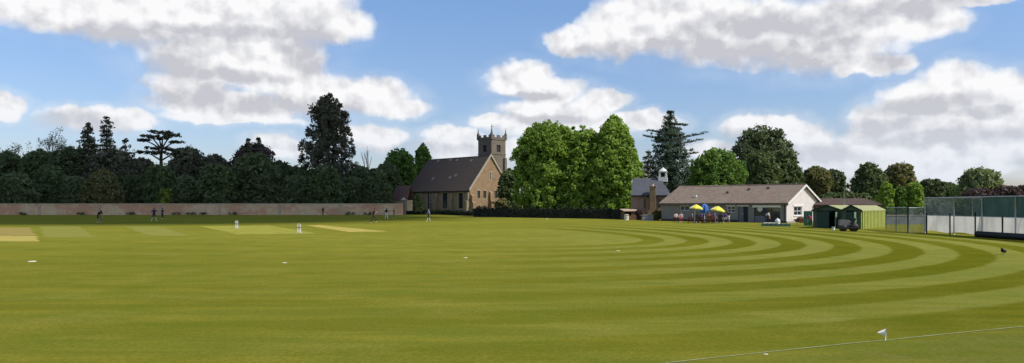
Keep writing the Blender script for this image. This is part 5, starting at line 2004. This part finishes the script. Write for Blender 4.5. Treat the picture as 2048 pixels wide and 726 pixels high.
# ------------------------------------------------------------------ wickets, markers, flag, bird
def wicket(px, py, label, w=.23):
    t = thing('wicket', label, 'wicket', (*gp(px, py), 0), rad(-12), 'wickets on the square')
    m_ = mat('white_stump_plastic', (.55, .54, .48), rough=.4, var=.05)
    bm_ = mat('dark_stump_band', (.08, .09, .16), rough=.5)
    for x in (-w / 2, 0, w / 2):
        s = MB().lathe((x, 0, .03), [(.034, 0), (.034, .64), (.026, .68)], 10).build('stump', m_, t)
        MB().lathe((x, 0, .38), [(.037, 0), (.037, .07)], 10).build('band', bm_, s)
    MB().bb(-w / 2 - .09, w / 2 + .09, -.09, .09, 0, .03).build('base', m_, t)
    for sx in (-1, 1):
        MB().tube([(sx * (w / 2 - .005), 0, .725), (sx * .01, 0, .725)], .014, 6).build('bail', m_, t)


wicket(598, 466, 'white plastic wicket on the straw coloured pitch, nearer one')
wicket(473, 457, 'white plastic wicket on the far pale pitch, farther one')

wm = mat('white_marker_rubber', (.60, .58, .38), rough=.6)
first = None
for i, (px, py, r, lab) in enumerate([(64, 523.5, .15, 'flat white marker disc on the grass, leftmost of all'),
                                      (569, 526, .09, 'small white marker disc in the left middle of the field'),
                                      (931, 516, .09, 'small white marker disc in the centre of the field'),
                                      (1236, 502, .09, 'faint white marker disc right of centre on a mown ring'),
                                      (1094, 438, .22, 'far white marker disc before the dark hedge under the limes'),
                                      (1531, 709, .035, 'tiny white marker disc on the boundary line near the camera')]):
    t = thing('marker_disc', lab, 'marker', (*gp(px, py), .005), i * .7, 'white marker discs on the field')
    MB().lathe((0, 0, 0), [(r, 0), (r * .95, r * .08), (r * .55, r * .2), (r * .3, r * .22)], 18).build('disc', wm, t)


def flag():
    P = gp(1771, 681)
    t = thing('boundary_flag', 'small white triangular flag standing on the chalk boundary line', 'flag', (*P, 0))
    s = P[1] / F * 1.12
    MB().tube([(-.004, 0, -.02), (.012, 0, 21 * s)], .0075, 8).build('stick', mat('white_plastic_stick', (.75, .75, .7)), t)
    V = []
    n = 8
    for i in range(n + 1):
        f_ = i / n
        x = .008 - f_ * 16 * s
        zt, zb = 21 * s - f_ * 6.5 * s, 7 * s + f_ * 6.5 * s
        y = math.sin(f_ * 4) * .006
        V += [(x, y, zb), (x, y, zt)]
    o = MB().add(V, [(2 * i, 2 * i + 2, 2 * i + 3, 2 * i + 1) for i in range(n)], True).build('pennant', mat('white_flag_cloth', (.85, .83, .76), rough=.8, var=.03), t)
    sm = o.modifiers.new('thickness', 'SOLIDIFY')
    sm.thickness = .002


flag()


def bird():
    P = gp(2006, 509.5)
    t = thing('crow', 'black crow standing on the pale mown ring at the far right', 'bird', (*P, 0), rad(35))
    bk = mat('black_feathers', (.012, .012, .013), rough=.45)
    me = bpy.data.meshes.new('b')
    J = [(.14, 0, .13), (.04, 0, .17), (-.07, 0, .22), (-.12, 0, .27), (-.155, 0, .29), (-.215, 0, .28), (.27, 0, .08)]
    R = [.05, .075, .065, .035, .036, .006, .018]
    me.from_pydata(J, [(0, 1), (1, 2), (2, 3), (3, 4), (4, 5), (0, 6)], [])
    tmp = bpy.data.objects.new('b', me)
    COL.objects.link(tmp)
    tmp.modifiers.new('s', 'SKIN').use_smooth_shade = True
    for i, r in enumerate(R): me.skin_vertices[0].data[i].radius = (r, r)
    me.skin_vertices[0].data[1].use_root = True
    tmp.modifiers.new('u', 'SUBSURF').levels = 2
    dg = bpy.context.evaluated_depsgraph_get()
    dg.update()
    bm_ = bpy.data.meshes.new_from_object(tmp.evaluated_get(dg))
    bpy.data.objects.remove(tmp)
    bm_.materials.clear()
    bm_.materials.append(bk)
    ob = bpy.data.objects.new('body', bm_)
    COL.objects.link(ob)
    ob.parent = t
    for s in (-1, 1):
        MB().sphere((.07, s * .065, .165), (.14, .018, .05), 10, 7).build('wing', bk, t)
        MB().tube([(.0, s * .03, .12), (.01, s * .035, .05), (-.01, s * .035, .005)], .008, 5).tube([(.02, s * .035, .006), (-.05, s * .035, .006)], .006, 5).build('leg', bk, t)


bird()
